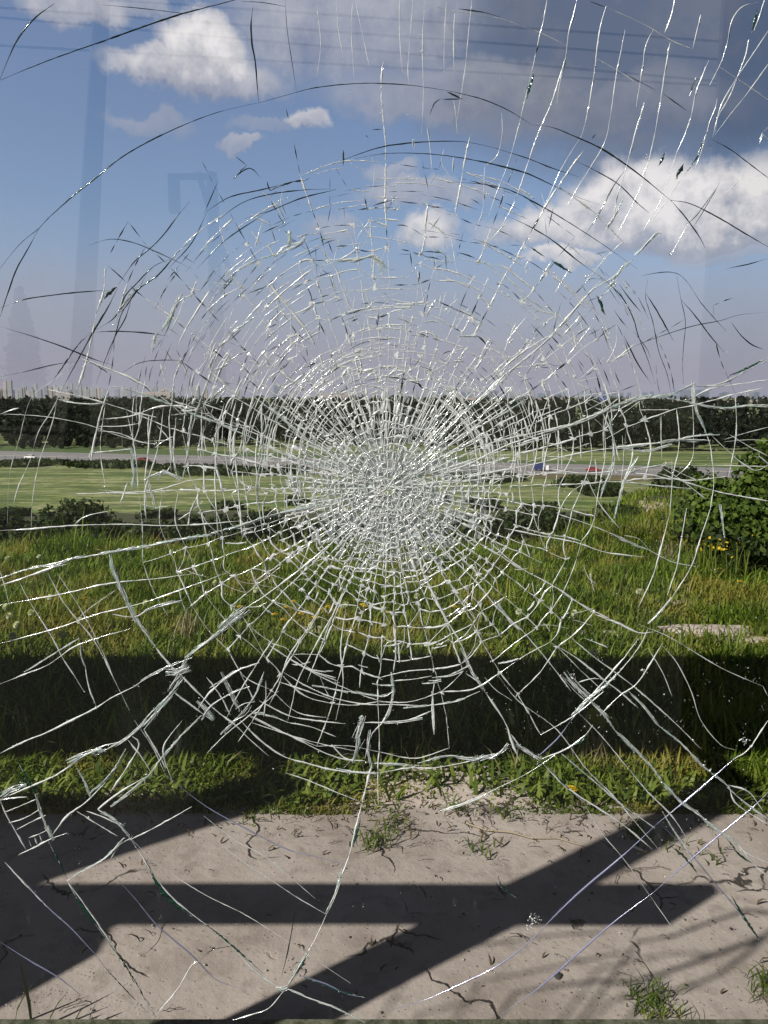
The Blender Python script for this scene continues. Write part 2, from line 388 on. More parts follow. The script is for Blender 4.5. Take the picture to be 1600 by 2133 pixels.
# ------------------------------------------------------------------ city on the horizon
M['pale'] = plain('pale_facade', (.34, .35, .38), .8, 0, .3, .03); M['greyb'] = plain('grey_facade', (.27, .29, .35), .8, 0, .2, .03)
M['bluef'] = plain('blue_facade', (.16, .20, .29), .7, 0, .2, .03); M['tan'] = plain('tan_facade', (.40, .34, .32), .8, 0, .15, .03)
M['brightblue'] = plain('bright_blue_facade', (.05, .08, .32), .6); M['windowband'] = plain('window_rows', (.16, .18, .22), .4)
def building(px, top, wpx, dist, matn, label, group, base=824, seed=0, name='high_rise'):
    r_ = random.Random(seed); d = ray(px, base); t = dist / d[1]; x = d[0] * t; y = dist
    ztop = EYE + ray(px, top)[2] * dist / ray(px, top)[1]; h = ztop - Zr; w = wpx / 1600 * dist
    e = empty(name, (x, y, Zr), label, 'building', group)
    b = MB(); b.box((0, 0, h / 2), (w, w * .6, h)); b.box((w * r_.uniform(-.2, .2), 0, h + 1.5), (w * .35, w * .3, 3))
    b.build('wall', M[matn], e)
    if wpx > 7 and h > 25:
        b = MB()
        for i in range(int(h / 9)):
            b.box((0, -w * .3, 6 + i * 9), (w * .86, .6, 2.6))
        b.build('window', M['windowband'], e)
rr = random.Random(5)
GL, GR = 'pale high-rise blocks along the left horizon', 'blue-grey blocks along the right horizon'
for i in range(105):
    px = rr.uniform(-30, 430) if i < 70 else rr.uniform(430, 900); hp = rr.choice([6, 8, 9, 11, 13, 16]) if i < 70 else rr.choice([4, 5, 7, 9])
    if i < 6: px, hp = [12, 22, 75, 115, 150, 168][i], [26, 27, 20, 19, 21, 20][i]
    building(px, 824 - hp - 4, rr.uniform(4, 10), rr.uniform(4600, 6400), rr.choice(['pale', 'pale', 'greyb', 'pale', 'tan']), 'pale apartment block far off on the left half of the horizon', GL, seed=i)
for i in range(60):
    px = rr.uniform(900, 1640); hp = rr.choice([5, 6, 7, 8, 10]); 
    building(px, 824 - hp, rr.uniform(5, 14), rr.uniform(5200, 7000), rr.choice(['bluef', 'bluef', 'greyb']), 'blue-grey block far off on the right half of the horizon', GR, seed=i + 200)
building(577, 803, 12, 4200, 'bluef', 'tall blue and white block on the horizon left of the impact centre', None, seed=401)
building(1257, 821, 15, 2600, 'brightblue', 'bright blue building at the forest edge right of the impact centre', None, seed=402, base=836, name='blue_building')
building(1326, 804, 4, 5000, 'greyb', 'thin grey tower on the right horizon', None, seed=403, name='tower')
building(1440, 812, 60, 5200, 'bluef', 'wide blue-grey block on the right horizon', None, seed=404)
for i, (px, top, w) in enumerate(((1140, 829, 60), (1430, 832, 90), (1560, 834, 110), (985, 830, 26), (330, 817, 60), (135, 817, 30), (700, 819, 50))):
    lb = ['long pinkish warehouse behind the forest right of the impact centre', 'long pinkish warehouse under the right horizon', 'long pale warehouse at the far right above the forest', 'small tan warehouse above the forest near the impact centre',
          'long pale warehouse on the left horizon', 'short white warehouse on the left horizon', 'long low warehouse on the horizon left of the impact centre'][i]
    building(px, top, w, 2900 if px > 900 else 4300, 'tan', lb, None, seed=500 + i, base=838, name='warehouse')

# ------------------------------------------------------------------ vegetation generators
def leaf_cloud(centers, radii, counts, size, flat_=.75, seed=0, shell=.55):
    """numpy: leaf-clump quads scattered in ellipsoids; each quad bent into two triangles"""
    r = np.random.default_rng(seed); Cc = np.repeat(centers, counts, 0); Rr = np.repeat(radii, counts, 0); n = len(Cc)
    d = r.normal(size=(n, 3)); d /= np.linalg.norm(d, axis=1)[:, None]
    q = (shell + (1 - shell) * r.random(n)) * (1 + .12 * r.normal(size=n))
    P = Cc + d * q[:, None] * Rr
    nrm = d + r.normal(size=(n, 3)) * .7; nrm /= np.linalg.norm(nrm, axis=1)[:, None]
    a = np.cross(nrm, r.normal(size=(n, 3))); a /= np.linalg.norm(a, axis=1)[:, None]; b = np.cross(nrm, a)
    s = (size if np.ndim(size) else np.full(n, size)) * (.5 + r.random(n))
    s = s[:, None]
    V = np.stack([P - a * s, P - b * s * flat_ + nrm * s * .2, P + a * s, P + b * s * flat_ + nrm * s * .2], 1).reshape(-1, 3)
    F = np.arange(4 * n).reshape(n, 4); return V, F
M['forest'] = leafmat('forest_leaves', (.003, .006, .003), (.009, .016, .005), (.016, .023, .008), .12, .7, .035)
M['bush'] = leafmat('bush_leaves', (.012, .024, .007), (.045, .068, .018), None, .25)
M['bushlight'] = leafmat('light_bush_leaves', (.03, .06, .010), (.13, .19, .035), None, .3)
M['spruce'] = leafmat('spruce_needles', (.010, .022, .012), (.02, .04, .02), None, .1)
# far wood: one mass
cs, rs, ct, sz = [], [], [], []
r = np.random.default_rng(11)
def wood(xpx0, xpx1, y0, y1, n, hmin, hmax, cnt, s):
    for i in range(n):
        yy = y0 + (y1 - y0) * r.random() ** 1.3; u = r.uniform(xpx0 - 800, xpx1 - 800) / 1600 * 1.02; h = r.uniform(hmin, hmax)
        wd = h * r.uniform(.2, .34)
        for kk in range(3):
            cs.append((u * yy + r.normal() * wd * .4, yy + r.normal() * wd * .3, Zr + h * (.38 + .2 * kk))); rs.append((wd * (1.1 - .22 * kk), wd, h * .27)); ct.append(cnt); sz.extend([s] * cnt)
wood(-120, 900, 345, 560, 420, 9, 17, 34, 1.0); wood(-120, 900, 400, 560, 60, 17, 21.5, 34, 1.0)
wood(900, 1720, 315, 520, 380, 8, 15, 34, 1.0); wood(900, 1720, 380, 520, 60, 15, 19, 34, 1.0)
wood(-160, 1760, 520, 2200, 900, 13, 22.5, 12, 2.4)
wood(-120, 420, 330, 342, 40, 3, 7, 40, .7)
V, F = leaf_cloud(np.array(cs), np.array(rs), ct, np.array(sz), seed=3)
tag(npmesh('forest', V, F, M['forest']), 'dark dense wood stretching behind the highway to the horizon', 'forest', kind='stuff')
print('forest quads', len(F))

def bush(px, pyb, wpx, hpx, matn='bush', label='', group=None, n=1500, name='bush', dist=None, lobes=7, seed=None):
    if dist is None: p = hit(px, pyb)
    else:
        d = ray(px, pyb); p = np.array([0, 0, EYE]) + d * dist / d[1]; p[2] = min(p[2], float(H(p[0], p[1])))
    D = p[1]; w = wpx / 1600 * D; ztop = EYE + ray(px, pyb - hpx)[2] * D / ray(px, pyb - hpx)[1]
    zb = float(H(p[0], p[1])) - .1; h = ztop - zb
    r_ = np.random.default_rng(int(abs(px) * 7 + abs(pyb)) if seed is None else seed)
    e = empty(name, (p[0], p[1], zb), label, 'tree' if name == 'tree' else 'bush', group)
    C_, R_ = [], []
    for i in range(lobes):
        a = r_.uniform(0, 6.28); q = r_.uniform(.05, .34)
        C_.append((math.cos(a) * q * w, math.sin(a) * q * w * .8, h * r_.uniform(.3, .74))); rad = r_.uniform(.16, .3)
        R_.append((w * rad, w * rad, h * r_.uniform(.2, .3)))
    C_.append((0, 0, h * .45)); R_.append((w * .36, w * .34, h * .42))
    V, F = leaf_cloud(np.array(C_), np.array(R_), [n // len(C_)] * len(C_), max(.028, .0032 * D) if n > 2500 else max(.05, .004 * D), seed=int(px) + 5, shell=.5)
    V[:, 2] = np.maximum(V[:, 2], 0.02)
    npmesh('crown', V, F, M[matn], e)
    b = MB()
    for i in range(5):
        a = r_.uniform(0, 6.28); b.tube([(0.05 * math.cos(a), .05 * math.sin(a), 0), (math.cos(a) * w * .1, math.sin(a) * w * .1, h * .35), (math.cos(a) * w * .22, math.sin(a) * w * .2, h * .7)], [.04 * h / 2, .025 * h / 2, .01 * h / 2], 5)
    b.build('stem', M['bark'], e)
    return e
BL = 'shrubs on the slope below the plateau'
bl = [(30, 1112, 150, 55), (110, 1112, 120, 52), (195, 1115, 130, 80), (275, 1120, 120, 50), (350, 1130, 130, 52), (430, 1135, 140, 62), (520, 1140, 150, 70), (610, 1142, 140, 72),
      (700, 1142, 150, 66), (790, 1142, 150, 60), (880, 1142, 140, 66), (970, 1140, 150, 70), (1060, 1140, 150, 78), (1150, 1140, 140, 82), (1230, 1138, 120, 62), (1320, 1142, 120, 78)]
names = ['leftmost', 'second', 'rounded taller', 'fourth', 'fifth', 'sixth', 'seventh', 'eighth', 'ninth', 'tenth', 'eleventh', 'twelfth', 'thirteenth', 'fourteenth', 'fifteenth', 'rightmost']
for i, (px, py, w, h) in enumerate(bl):
    bush(px, py, w * 1.3, h * 1.12, 'bush', '%s dark shrub of the row beyond the grass edge, counted from the left' % names[i], BL, 2600, dist=17 + 7 * rr.random())
bush(1400, 1062, 110, 92, 'bush', 'dark shrub standing beside the sandy track at the road side', BL, 1800, dist=70)
bush(1480, 1200, 190, 225, 'bushlight', 'leafy green tree-like bush at the right, left half of the thicket', 'thicket at the right edge', 9000, dist=7.8, lobes=16)
bush(1600, 1215, 260, 350, 'bushlight', 'tall leafy green bush cut by the right edge of the view', 'thicket at the right edge', 16000, dist=7.0, lobes=24)
bush(1520, 1225, 200, 130, 'bush', 'low dark bush at the foot of the right thicket', 'thicket at the right edge', 6000, dist=6.9, lobes=10)
bush(1400, 1170, 90, 70, 'bushlight', 'small light green bush left of the right thicket', 'thicket at the right edge', 3000, dist=9.5, lobes=6)
for i, (px, py, w_, h_) in enumerate(((480, 1062, 70, 16), (610, 1050, 60, 14), (1010, 1060, 90, 20), (1120, 1070, 80, 22), (900, 1045, 60, 12), (1290, 1085, 110, 34), (30, 1072, 90, 14), (330, 1078, 80, 16))):
    bush(px, py, w_, h_, 'bush', '%s of the low shrubs standing in the lower meadow' % ('first', 'second', 'third', 'fourth', 'fifth', 'largest, rightmost', 'leftmost', 'small left-hand one')[i], 'shrubs in the lower meadow', 700, lobes=8)
for i in range(9):   # verge shrubs along the near side of the road
    px = [60, 250, 470, 560, 1215, 1250, 1010, 180, 380][i]; py = [968, 972, 985, 985, 1012, 1030, 1000, 970, 978][i]
    bush(px, py, [190, 170, 200, 180, 120, 110, 190, 160, 170][i], [6, 7, 10, 10, 20, 24, 11, 5, 7][i], 'bush', 'low dark scrub on the meadow beside the highway', 'scrub beside the highway', 1100, lobes=16)

# ------------------------------------------------------------------ grass
M['grass'] = leafmat('grass_blades', (.028, .062, .005), (.20, .29, .028), (.27, .25, .055), .38, .5, 1.3)
M['weed'] = leafmat('weed_leaves', (.045, .085, .012), (.19, .24, .04), None, .3, .45)
M['dry'] = leafmat('dry_blades', (.22, .19, .10), (.34, .29, .18), None, .2)
def blades(P, h, w, lean, seed, az=None):
    """P (n,3) base, h height, w width, lean 0..1: 3-segment tapering, bending blades (7 verts)"""
    r = np.random.default_rng(seed); n = len(P); a = r.uniform(0, 2 * np.pi, n) if az is None else az
    dx, dy = np.cos(a), np.sin(a); sx, sy = -dy, dx
    V = np.zeros((n, 7, 3)); ts = [0, .4, .75, 1.0]
    for i, t in enumerate(ts):
        bend = lean * h * t ** 2; zz = h * t * np.sqrt(np.clip(1 - (lean * t) ** 2 * .7, .08, 1))
        cx = P[:, 0] + dx * bend; cy = P[:, 1] + dy * bend; cz = P[:, 2] + zz
        ww = w * [.55, 1.0, .7, 0][i] / 2
        if i < 3:
            V[:, 2 * i] = np.stack([cx - sx * ww, cy - sy * ww, cz], 1); V[:, 2 * i + 1] = np.stack([cx + sx * ww, cy + sy * ww, cz], 1)
        else: V[:, 6] = np.stack([cx, cy, cz], 1)
    F = np.array([[0, 1, 3], [0, 3, 2], [2, 3, 5], [2, 5, 4], [4, 5, 6]])
    return V.reshape(-1, 3), (np.arange(n)[:, None, None] * 7 + F[None]).reshape(-1, 3)
def inpatch(x, y, k_=1.0):
    m_ = np.zeros(len(x), bool)
    for (cx, cy, rx, ry) in PATCHES: m_ |= ((x - cx) / rx) ** 2 + ((y - cy) / ry) ** 2 < k_
    return m_
r = np.random.default_rng(21)
N = 330000; y = 2.75 + (13.5 - 2.75) * r.random(N) ** 1.55; x = (r.random(N) - .5) * 2 * (.62 * y + .5)
keep = y > edge(x) - .02 + .10 * r.normal(size=N); keep &= ~(inpatch(x, y) & (r.random(N) < .80))
x, y = x[keep], y[keep]
cl = np.sin(x * 3.1 + 1.7 * np.sin(y * 2.3)) * np.sin(y * 3.7 + x) * .5 + .5
far_ = np.clip((y - 4) / 4, 0, 1)
h = (.035 + .045 * cl + .075 * far_ * (.4 + .6 * cl)) * (.6 + .8 * r.random(len(x)))
h = h * (1 + .9 * np.clip(np.sin(x * 1.3 + 2.1 * np.sin(y * .9 + x * .4)) * np.sin(y * 1.9 + .6 * x), 0, 1)) * (1 + .8 * (r.random(len(x)) < .06))
h = h * np.clip((y - edge(x)) / .35, .35, 1) * (1 + .35 * (x > 2.5))
w = (.004 + .005 * r.random(len(x))) * (1 + .12 * y)
V, F = blades(np.stack([x, y, H(x, y)], 1), h, w, r.uniform(.15, 1.0, len(x)), 4)
tag(npmesh('grass', V, F, M['grass'], smooth=True), 'dense green grass covering the ground beyond the dirt strip', 'grass', kind='stuff')
print('grass blades', len(x))
# broad weed leaves (dandelion, plantain) mixed in near the edge
N = 15000; y = 2.8 + 4.2 * r.random(N) ** 1.5; x = (r.random(N) - .5) * 2 * (.62 * y + .5)
keep = (y > edge(x) + .08 * r.normal(size=N)) & ~inpatch(x, y, .8); x, y = x[keep], y[keep]
V, F = blades(np.stack([x, y, H(x, y)], 1), .045 + .07 * r.random(len(x)), .010 + .011 * r.random(len(x)), r.uniform(.5, 1.05, len(x)), 5)
tag(npmesh('ground_weeds', V, F, M['weed'], smooth=True), 'low broad-leaved weeds mixed through the grass', 'weeds', kind='stuff')
# coarse tufts on the slope
N = 60000; y = 12 + 50 * r.random(N) ** 1.6; x = (r.random(N) - .45) * 2 * (.62 * y + 1); 
V, F = blades(np.stack([x, y, H(x, y)], 1), (.09 + .14 * r.random(N)) * (1 + y * .02), (.02 + .02 * r.random(N)) * (1 + y * .03), r.uniform(.1, .9, N), 6)
tag(npmesh('slope_grass', V, F, M['grass'], smooth=True), 'taller rough grass on the slope beyond the plateau edge', 'grass', kind='stuff')
N = 2500; y = 3.0 + 8 * r.random(N); x = (r.random(N) - .5) * 2 * (.62 * y + .5); kk = y > edge(x); x, y = x[kk], y[kk]
V, F = blades(np.stack([x, y, H(x, y)], 1), .08 + .16 * r.random(len(x)), np.full(len(x), .005), r.uniform(.2, 1.1, len(x)), 8)
tag(npmesh('dry_grass', V, F, M['dry'], smooth=True), 'scattered dry straw-coloured stalks in the green grass', 'dry grass', kind='stuff')

nc = 420; cy = 3.3 + 4.2 * r.random(nc); cx = (r.random(nc) - .5) * 2 * (.62 * cy + .3); kk = cy > edge(cx) + .25; cx, cy = cx[kk], cy[kk]; nc = len(cx); ci = r.integers(0, nc, 11000)
x = cx[ci] + r.normal(size=11000) * .07; y = cy[ci] + r.normal(size=11000) * .06
V, F = blades(np.stack([x, y, H(x, y)], 1), (.07 + .13 * r.random(11000)) * (.6 + .7 * ((ci * 7919) % 97) / 97), .006 + .008 * r.random(11000), r.uniform(.1, .95, 11000), 31)
tag(npmesh('grass_clumps', V, F, M['weed'], smooth=True), 'taller ragged clumps rising through the grass', 'grass', kind='stuff')
# tufts on the dirt
def tuft(px, py, n, h, label, matn='weed', spread=.06, w=.006, group='weed tufts growing on the dirt', dry=False, name='weed_tuft', lean=(.4, 1.1)):
    p = flat(px, py); q = np.random.default_rng(int(px + py))
    e = empty(name, (p[0], p[1], .006), label, 'weed', group)
    P = np.stack([q.normal(0, spread * .5, n), q.normal(0, spread * .5, n), np.zeros(n)], 1)
    V, F = blades(P, h * q.uniform(.5, 1.1, n), np.full(n, w) * q.uniform(.6, 1.3, n), q.uniform(lean[0], lean[1], n), int(px))
    npmesh('leaf', V, F, M[matn], e, smooth=True)
tuft(780, 1765, 46, .075, 'olive weed tuft alone on the dirt below the impact centre'); tuft(815, 1722, 60, .05, 'small dark tuft above the lone weed on the dirt', spread=.09)
tuft(1360, 2104, 130, .05, 'bright green grass tuft on the dirt at the bottom right', 'grass', .075, .0035); tuft(1605, 2070, 90, .06, 'green tuft at the right edge of the dirt', 'grass', .06, .004)
tuft(1330, 1748, 50, .06, 'tuft beside the cigarette end on the dirt', spread=.07); tuft(1395, 1770, 18, .05, 'thin flat tuft right of the cigarette end'); tuft(1480, 1790, 16, .045, 'thin flat weed at the right of the dirt')
tuft(1000, 1775, 26, .05, 'small flat tuft in the middle of the dirt strip'); tuft(520, 1712, 18, .03, 'tiny tuft on the edge of the left shadow'); tuft(640, 1695, 20, .035, 'tiny tuft left of the vertical crack')
tuft(950, 1690, 40, .05, 'low tuft at the grass edge, centre right'); tuft(180, 1668, 40, .05, 'low tuft at the grass edge on the far left'); tuft(1060, 1700, 30, .04, 'low weed at the grass edge right of the middle')
tuft(600, 1690, 30, .04, 'low weed at the grass edge left of the middle')
# pale dry tussocks
for (px, py, lb) in ((390, 1340, 'pale dry tussock in the left grass'), (1235, 1600, 'pale dry tussock in the grass at the right of the shadow'), (1385, 1185, 'pale dry tussock before the right thicket'), (240, 1150, 'pale dry stalks at the left grass edge')):
    p = hit(px, py); e = empty('dry_tussock', (p[0], p[1], float(H(p[0], p[1]))), lb, 'grass tussock'); q = np.random.default_rng(px)
    n = 60; V, F = blades(np.stack([q.normal(0, .04, n), q.normal(0, .04, n), np.zeros(n)], 1), .22 * q.uniform(.5, 1.2, n) * (p[1] / 5) ** .6, np.full(n, .006), q.uniform(.1, .6, n), px); npmesh('stalk', V, F, M['dry'], e, smooth=True)
# tall blades in the lower left corner in front of the kerb
for i, (px, py, hh, ln, dxy) in enumerate(((68, 2150, .20, .12, 2.9), (30, 2140, .12, .5, .6), (100, 2150, .10, .5, .5), (155, 2140, .05, .5, .6), (185, 2140, .065, .35, .5), (210, 2150, .04, .6, .7))):
    p = flat(px, py); lb = ['tallest dark grass blade in the bottom left corner', 'leaning dark blade at the far bottom left', 'blade just right of the tallest one at the bottom left', 'short blade at the bottom left, fourth from the edge', 'short straight blade at the bottom left, fifth from the edge', 'shortest blade at the bottom left'][i]
    V, F = blades(np.zeros((1, 3)), np.array([hh]), np.array([.011 if i == 0 else .007]), np.array([ln]), 3 + i, az=np.array([dxy])); o = npmesh('grass_blade', V, F, M['bush']); o.location = (p[0], p[1], 0.0); tag(o, lb, 'grass blade', 'tall blades at the kerb')  # dark bush material puts shade into the colour of the blades

# dandelions
M['fluff'] = leafmat('seed_fluff', (.66, .63, .62), (.82, .80, .79), None, .5, .9); M['stalk'] = leafmat('flower_stalk', (.10, .12, .04), (.22, .17, .09), None, .2); M['yellow'] = leafmat('yellow_petals', (.60, .42, .02), (.72, .52, .04), None, .2)
q = np.random.default_rng(77)
hd, hf = [], []; dirs = q.normal(size=(210, 3)); dirs /= np.linalg.norm(dirs, axis=1)[:, None]
for i, d_ in enumerate(dirs):
    a = np.cross(d_, [0.3, .5, .8]); a /= np.linalg.norm(a); c0 = d_ * .006; c1 = d_ * .021; bb = np.cross(d_, a)
    hd += [c0 - a * .0004, c1 - a * .0048, c1 + d_ * .001, c1 + a * .0048]; hf.append([4 * i, 4 * i + 1, 4 * i + 2, 4 * i + 3])
def dandelion(puff):
    e = empty('dandelion', (0, 0, 0), '', 'flower'); hgt = .25 if puff else .13
    b = MB(); b.tube([(0, 0, 0), (.008, 0, hgt * .5), (.0, .004, hgt)], [.003, .0024, .002], 5); b.build('stem', M['stalk'], e)
    if puff:
        o = npmesh('seed_head', np.array(hd) + [0, .004, hgt + .012], np.array(hf), M['fluff'], e)
    else:
        b = MB(); n = 16
        for ring, (rad, z) in enumerate(((.026, .001), (.018, .006), (.010, .009))):
            for i in range(n):
                a = 2 * math.pi * (i + ring * .5) / n; c, s_ = math.cos(a), math.sin(a); t = .0032
                b.add([(0, 0, hgt + .002 + ring * .002), (c * rad * .6 - s_ * t, s_ * rad * .6 + c * t, hgt + .005 + z), (c * rad, s_ * rad, hgt + .004 + z), (c * rad * .6 + s_ * t, s_ * rad * .6 - c * t, hgt + .005 + z)], [(0, 1, 2, 3)])
        b.build('flower_head', M['yellow'], e)
    return e
puffs = [(60, 1272), (5, 1262), (14, 1282), (28, 1322), (110, 1242), (128, 1320), (165, 1290), (68, 1193), (308, 1255), (82, 1168), (22, 1170), (870, 1240), (910, 1238), (735, 1258), (1085, 1272), (1240, 1352), (640, 1300), (540, 1225), (1190, 1275), (450, 1210), (36, 1296), (1330, 1230)]
ylw = [(90, 1241), (173, 1246), (352, 1240), (590, 1263), (640, 1272), (668, 1268), (698, 1270), (655, 1282), (625, 1276), (760, 1262), (755, 1256), (685, 1262), (612, 1250), (574, 1278), (816, 1274), (1190, 1640), (500, 1262), (950, 1262), (1020, 1256), (590, 1290), (1500, 1200), (1530, 1195), (1545, 1210)]
pr = {True: dandelion(True), False: dandelion(False)}; used = {True: False, False: False}
for puff, L in ((True, puffs), (False, ylw)):
    for (px, py) in L:
        zt = .27 if puff else .14; p = flat(px, py, zt)
        if py < 1210: p = flat(px, py, zt - .1)
        o = pr[puff] if not used[puff] else copy_tree(pr[puff]); used[puff] = True
        sc_ = q.uniform(.85, 1.15); o.location = (p[0], p[1], 0); o.scale = (1.0, 1.0, 1.0) if py > 1205 else (1, 1, .8); o.rotation_euler = (q.normal() * .06, q.normal() * .06, q.uniform(0, 6))
        o['label'] = 'white dandelion seed head on a thin stalk in the grass' if puff else 'small yellow dandelion flower in the grass'
        o['group'] = 'white seed heads in the grass' if puff else 'yellow flowers in the grass'
for i, (px, py, lb) in enumerate(((1480, 1182, 'yellow-flowering weed clump left of the others before the thicket'), (1535, 1175, 'taller yellow-flowering weed clump at the right edge'), (1505, 1190, 'middle yellow-flowering weed clump before the thicket'))):
    p = hit(px, py, .1); e = empty('yellow_weed', (p[0], p[1], float(H(p[0], p[1]))), lb, 'weed'); n = 40; qq = np.random.default_rng(px)
    P = np.stack([qq.normal(0, .12, n), qq.normal(0, .1, n), np.zeros(n)], 1); V, F = blades(P, qq.uniform(.15, .4, n), np.full(n, .012), qq.uniform(.1, .4, n), 3); npmesh('stalk', V, F, M['weed'], e)
    V, F = leaf_cloud(np.array([(0, 0, .32)]), np.array([(.2, .15, .1)]), [24], .013, seed=px, shell=.2); npmesh('flower_head', V, F, M['yellow'], e)
# yellowing leaf in the shade
p = flat(1248, 1500, .08); b = MB(); n = 12
V = [(0, 0, 0)] + [(.085 * math.cos(a) * (1 + .25 * math.cos(a)), .055 * math.sin(a), .012 * math.cos(2 * a)) for a in np.linspace(0, 2 * np.pi, n, endpoint=False)]
b.add(V, [(0, 1 + i, 1 + (i + 1) % n) for i in range(n)]); o = b.build('leaf', M['yellowleaf'] if 'yellowleaf' in M else leafmat('yellow_leaf', (.22, .22, .03), (.26, .24, .04)), loc=tuple(p)); o.rotation_euler = (R(50), R(20), R(-30)); tag(o, 'single yellowish leaf lying in the shaded grass at the right', 'leaf')

# litter on the dirt
def twig(px, py, L, ang, rad=.0012, bend=.3, name='twig', matn='bark', label='', group='dry twigs and stalks lying on the dirt', fork=True):
    p = flat(px, py); b = MB(); q = random.Random(int(px * 3 + py)); pts = [(t * L - L / 2, bend * .55 * L * (math.sin(t * 2.2 + q.random()) - .6) + q.uniform(-.05, .05) * L, .006 + .004 * q.random()) for t in np.linspace(0, 1, 7)]
    b.tube(pts, [rad * (1.1 - .5 * t) for t in np.linspace(0, 1, 7)], 5)
    if fork:
        for j in (2, 4): s_ = pts[j]; b.tube([s_, (s_[0] + L * .14, s_[1] + L * .12 * q.choice((-1, 1)), s_[2] + .006)], rad * .6, 4)
    o = b.build(name, M[matn], loc=(p[0], p[1], .004)); o.rotation_euler = (0, 0, ang); tag(o, label, 'twig' if name == 'twig' else 'stalk', group); return o
tw = [(1345, 1818, .16, .1, 'dark curved twig lying right of the diagonal shadow'), (1290, 1830, .10, .9, 'short dark twig left of the curved twig'), (1395, 1765, .09, -.6, 'forked twig right of the cigarette end'), (620, 1735, .07, 1.0, 'small twig left of the lone weed'),
      (1030, 1945, .05, .7, 'short black twig under the wide shadow'), (870, 1765, .08, .3, 'small twig right of the lone weed'), (990, 1765, .1, .2, 'small twig in the middle of the dirt'), (700, 1760, .05, .4, 'tiny twig beside the lone weed'),
      (760, 1780, .08, .25, 'thin twig under the lone weed'), (1560, 1912, .05, -.5, 'small curled twig at the right edge'), (150, 2105, .06, .4, 'twig near the bottom left blades'), (360, 2110, .05, .1, 'tiny twig at the bottom left')]
for (px, py, L, a, lb) in tw: twig(px, py, L, a, label=lb)
M['straw'] = plain('straw', (.42, .34, .19), .6)
twig(1110, 1748, .50, -.33, .0022, .02, 'straw_stalk', 'straw', 'long pale straw stalk lying across the edge of the diagonal shadow', None, False)
twig(1500, 1770, .16, 1.35, .0018, .05, 'straw_stalk', 'bark', 'thin brown stalk lying at the right of the dirt', None, False)
twig(800, 1712, .14, .12, .0022, .06, 'straw_stalk', 'straw', 'short pale stalk beside the vertical crack', None, False)
p = flat(1332, 1775); e = empty('cigarette_end', (p[0], p[1], .012), 'pale cigarette end lying on the dirt beside a tuft', 'cigarette end', rz=-.75)
b = MB(); b.tube([(-.022, 0, 0), (.012, 0, 0)], .0045, 10); b.build('paper', M['white'], e); b = MB(); b.tube([(.0122, 0, 0), (.026, 0, 0)], .0047, 10); b.build('filter_tip', plain('filter', (.55, .38, .17), .8), e)
M['stone'] = plain('dark_stone', (.05, .045, .04), .8); M['pebble'] = plain('pebble', (.22, .19, .17), .85)
def stone(px, py, s, label, matn='pebble', group=None, fl=.5):
    p = flat(px, py); q = random.Random(int(px + 9 * py)); b = MB(); n = 9; V = [(0, 0, s * fl)]
    for z, rr_ in ((.7, .6), (.25, 1.0), (-.1, .9)):
        for i in range(n):
            a = 2 * math.pi * i / n; k_ = rr_ * q.uniform(.82, 1.15); V.append((s * k_ * math.cos(a), s * .75 * k_ * math.sin(a), s * fl * z))
    F = [(0, 1 + i, 1 + (i + 1) % n) for i in range(n)]
    for j in range(2): F += [(1 + j * n + i, 1 + (j + 1) * n + i, 1 + (j + 1) * n + (i + 1) % n, 1 + j * n + (i + 1) % n) for i in range(n)]
    b.add(V, F); o = b.build('pebble', M[matn], loc=(p[0], p[1], .008)); o.rotation_euler = (0, 0, q.uniform(0, 3)); tag(o, label, 'stone', group)
stone(1163, 2039, .016, 'dark wet-looking pebble near the bottom edge', 'stone')
for i in range(46):
    px, py = rr.uniform(40, 1590), rr.uniform(1700, 2100); stone(px, py, rr.uniform(.0025, .0065), 'tiny pebble lying on the dirt', rr.choice(['pebble', 'stone', 'pebble']), 'tiny pebbles scattered on the dirt')
# dead leaf scraps
r = np.random.default_rng(5); n = 520; pts = []
for i in range(n):
    px = r.uniform(150, 1600); py = 1660 + abs(r.normal()) * 45 + (px > 900) * 20 + (r.random() < .18) * r.uniform(0, 380); pts.append(flat(px, min(py, 2100)))
V, F = blades(np.array(pts) + [0, 0, .006], r.uniform(.012, .045, n), r.uniform(.003, .009, n), r.uniform(.97, 1.1, n), 12)
tag(npmesh('leaf_litter', V, F, plain('dead_leaves', (.10, .068, .035), .9, 0, .5, 30), smooth=True), 'scraps of dead brown leaves strewn on the dirt', 'leaf litter', kind='stuff')
gr_ = np.random.default_rng(8); n = 7000; gx = gr_.uniform(-1.9, 1.9, n); gy = 1.62 + 1.5 * gr_.random(n); gs = gr_.uniform(.0008, .0026, n) * (1 + (gr_.random(n) < .04))
oc = np.array([(1, 0, 0), (0, 1, 0), (-1, 0, 0), (0, -1, 0), (0, 0, .8), (0, 0, -.4)]); of = np.array([(0, 1, 4), (1, 2, 4), (2, 3, 4), (3, 0, 4), (1, 0, 5), (2, 1, 5), (3, 2, 5), (0, 3, 5)])
V = (oc[None] * gs[:, None, None] * gr_.uniform(.6, 1.3, (n, 6, 1)) + np.stack([gx, gy, np.full(n, .011)], 1)[:, None]).reshape(-1, 3)
m, k = mat('grit'); g = geo(k); out(k, princ(k, k.ramp(g.outputs['Random Per Island'], [(0, (.08, .06, .05)), (.5, (.25, .21, .18)), (.85, (.45, .41, .38)), (1, (.7, .68, .66))]), .9))
tag(npmesh('grit', V, (of[None] + 6 * np.arange(n)[:, None, None]).reshape(-1, 3), m), 'loose grit scattered over the dirt', 'grit', kind='stuff')
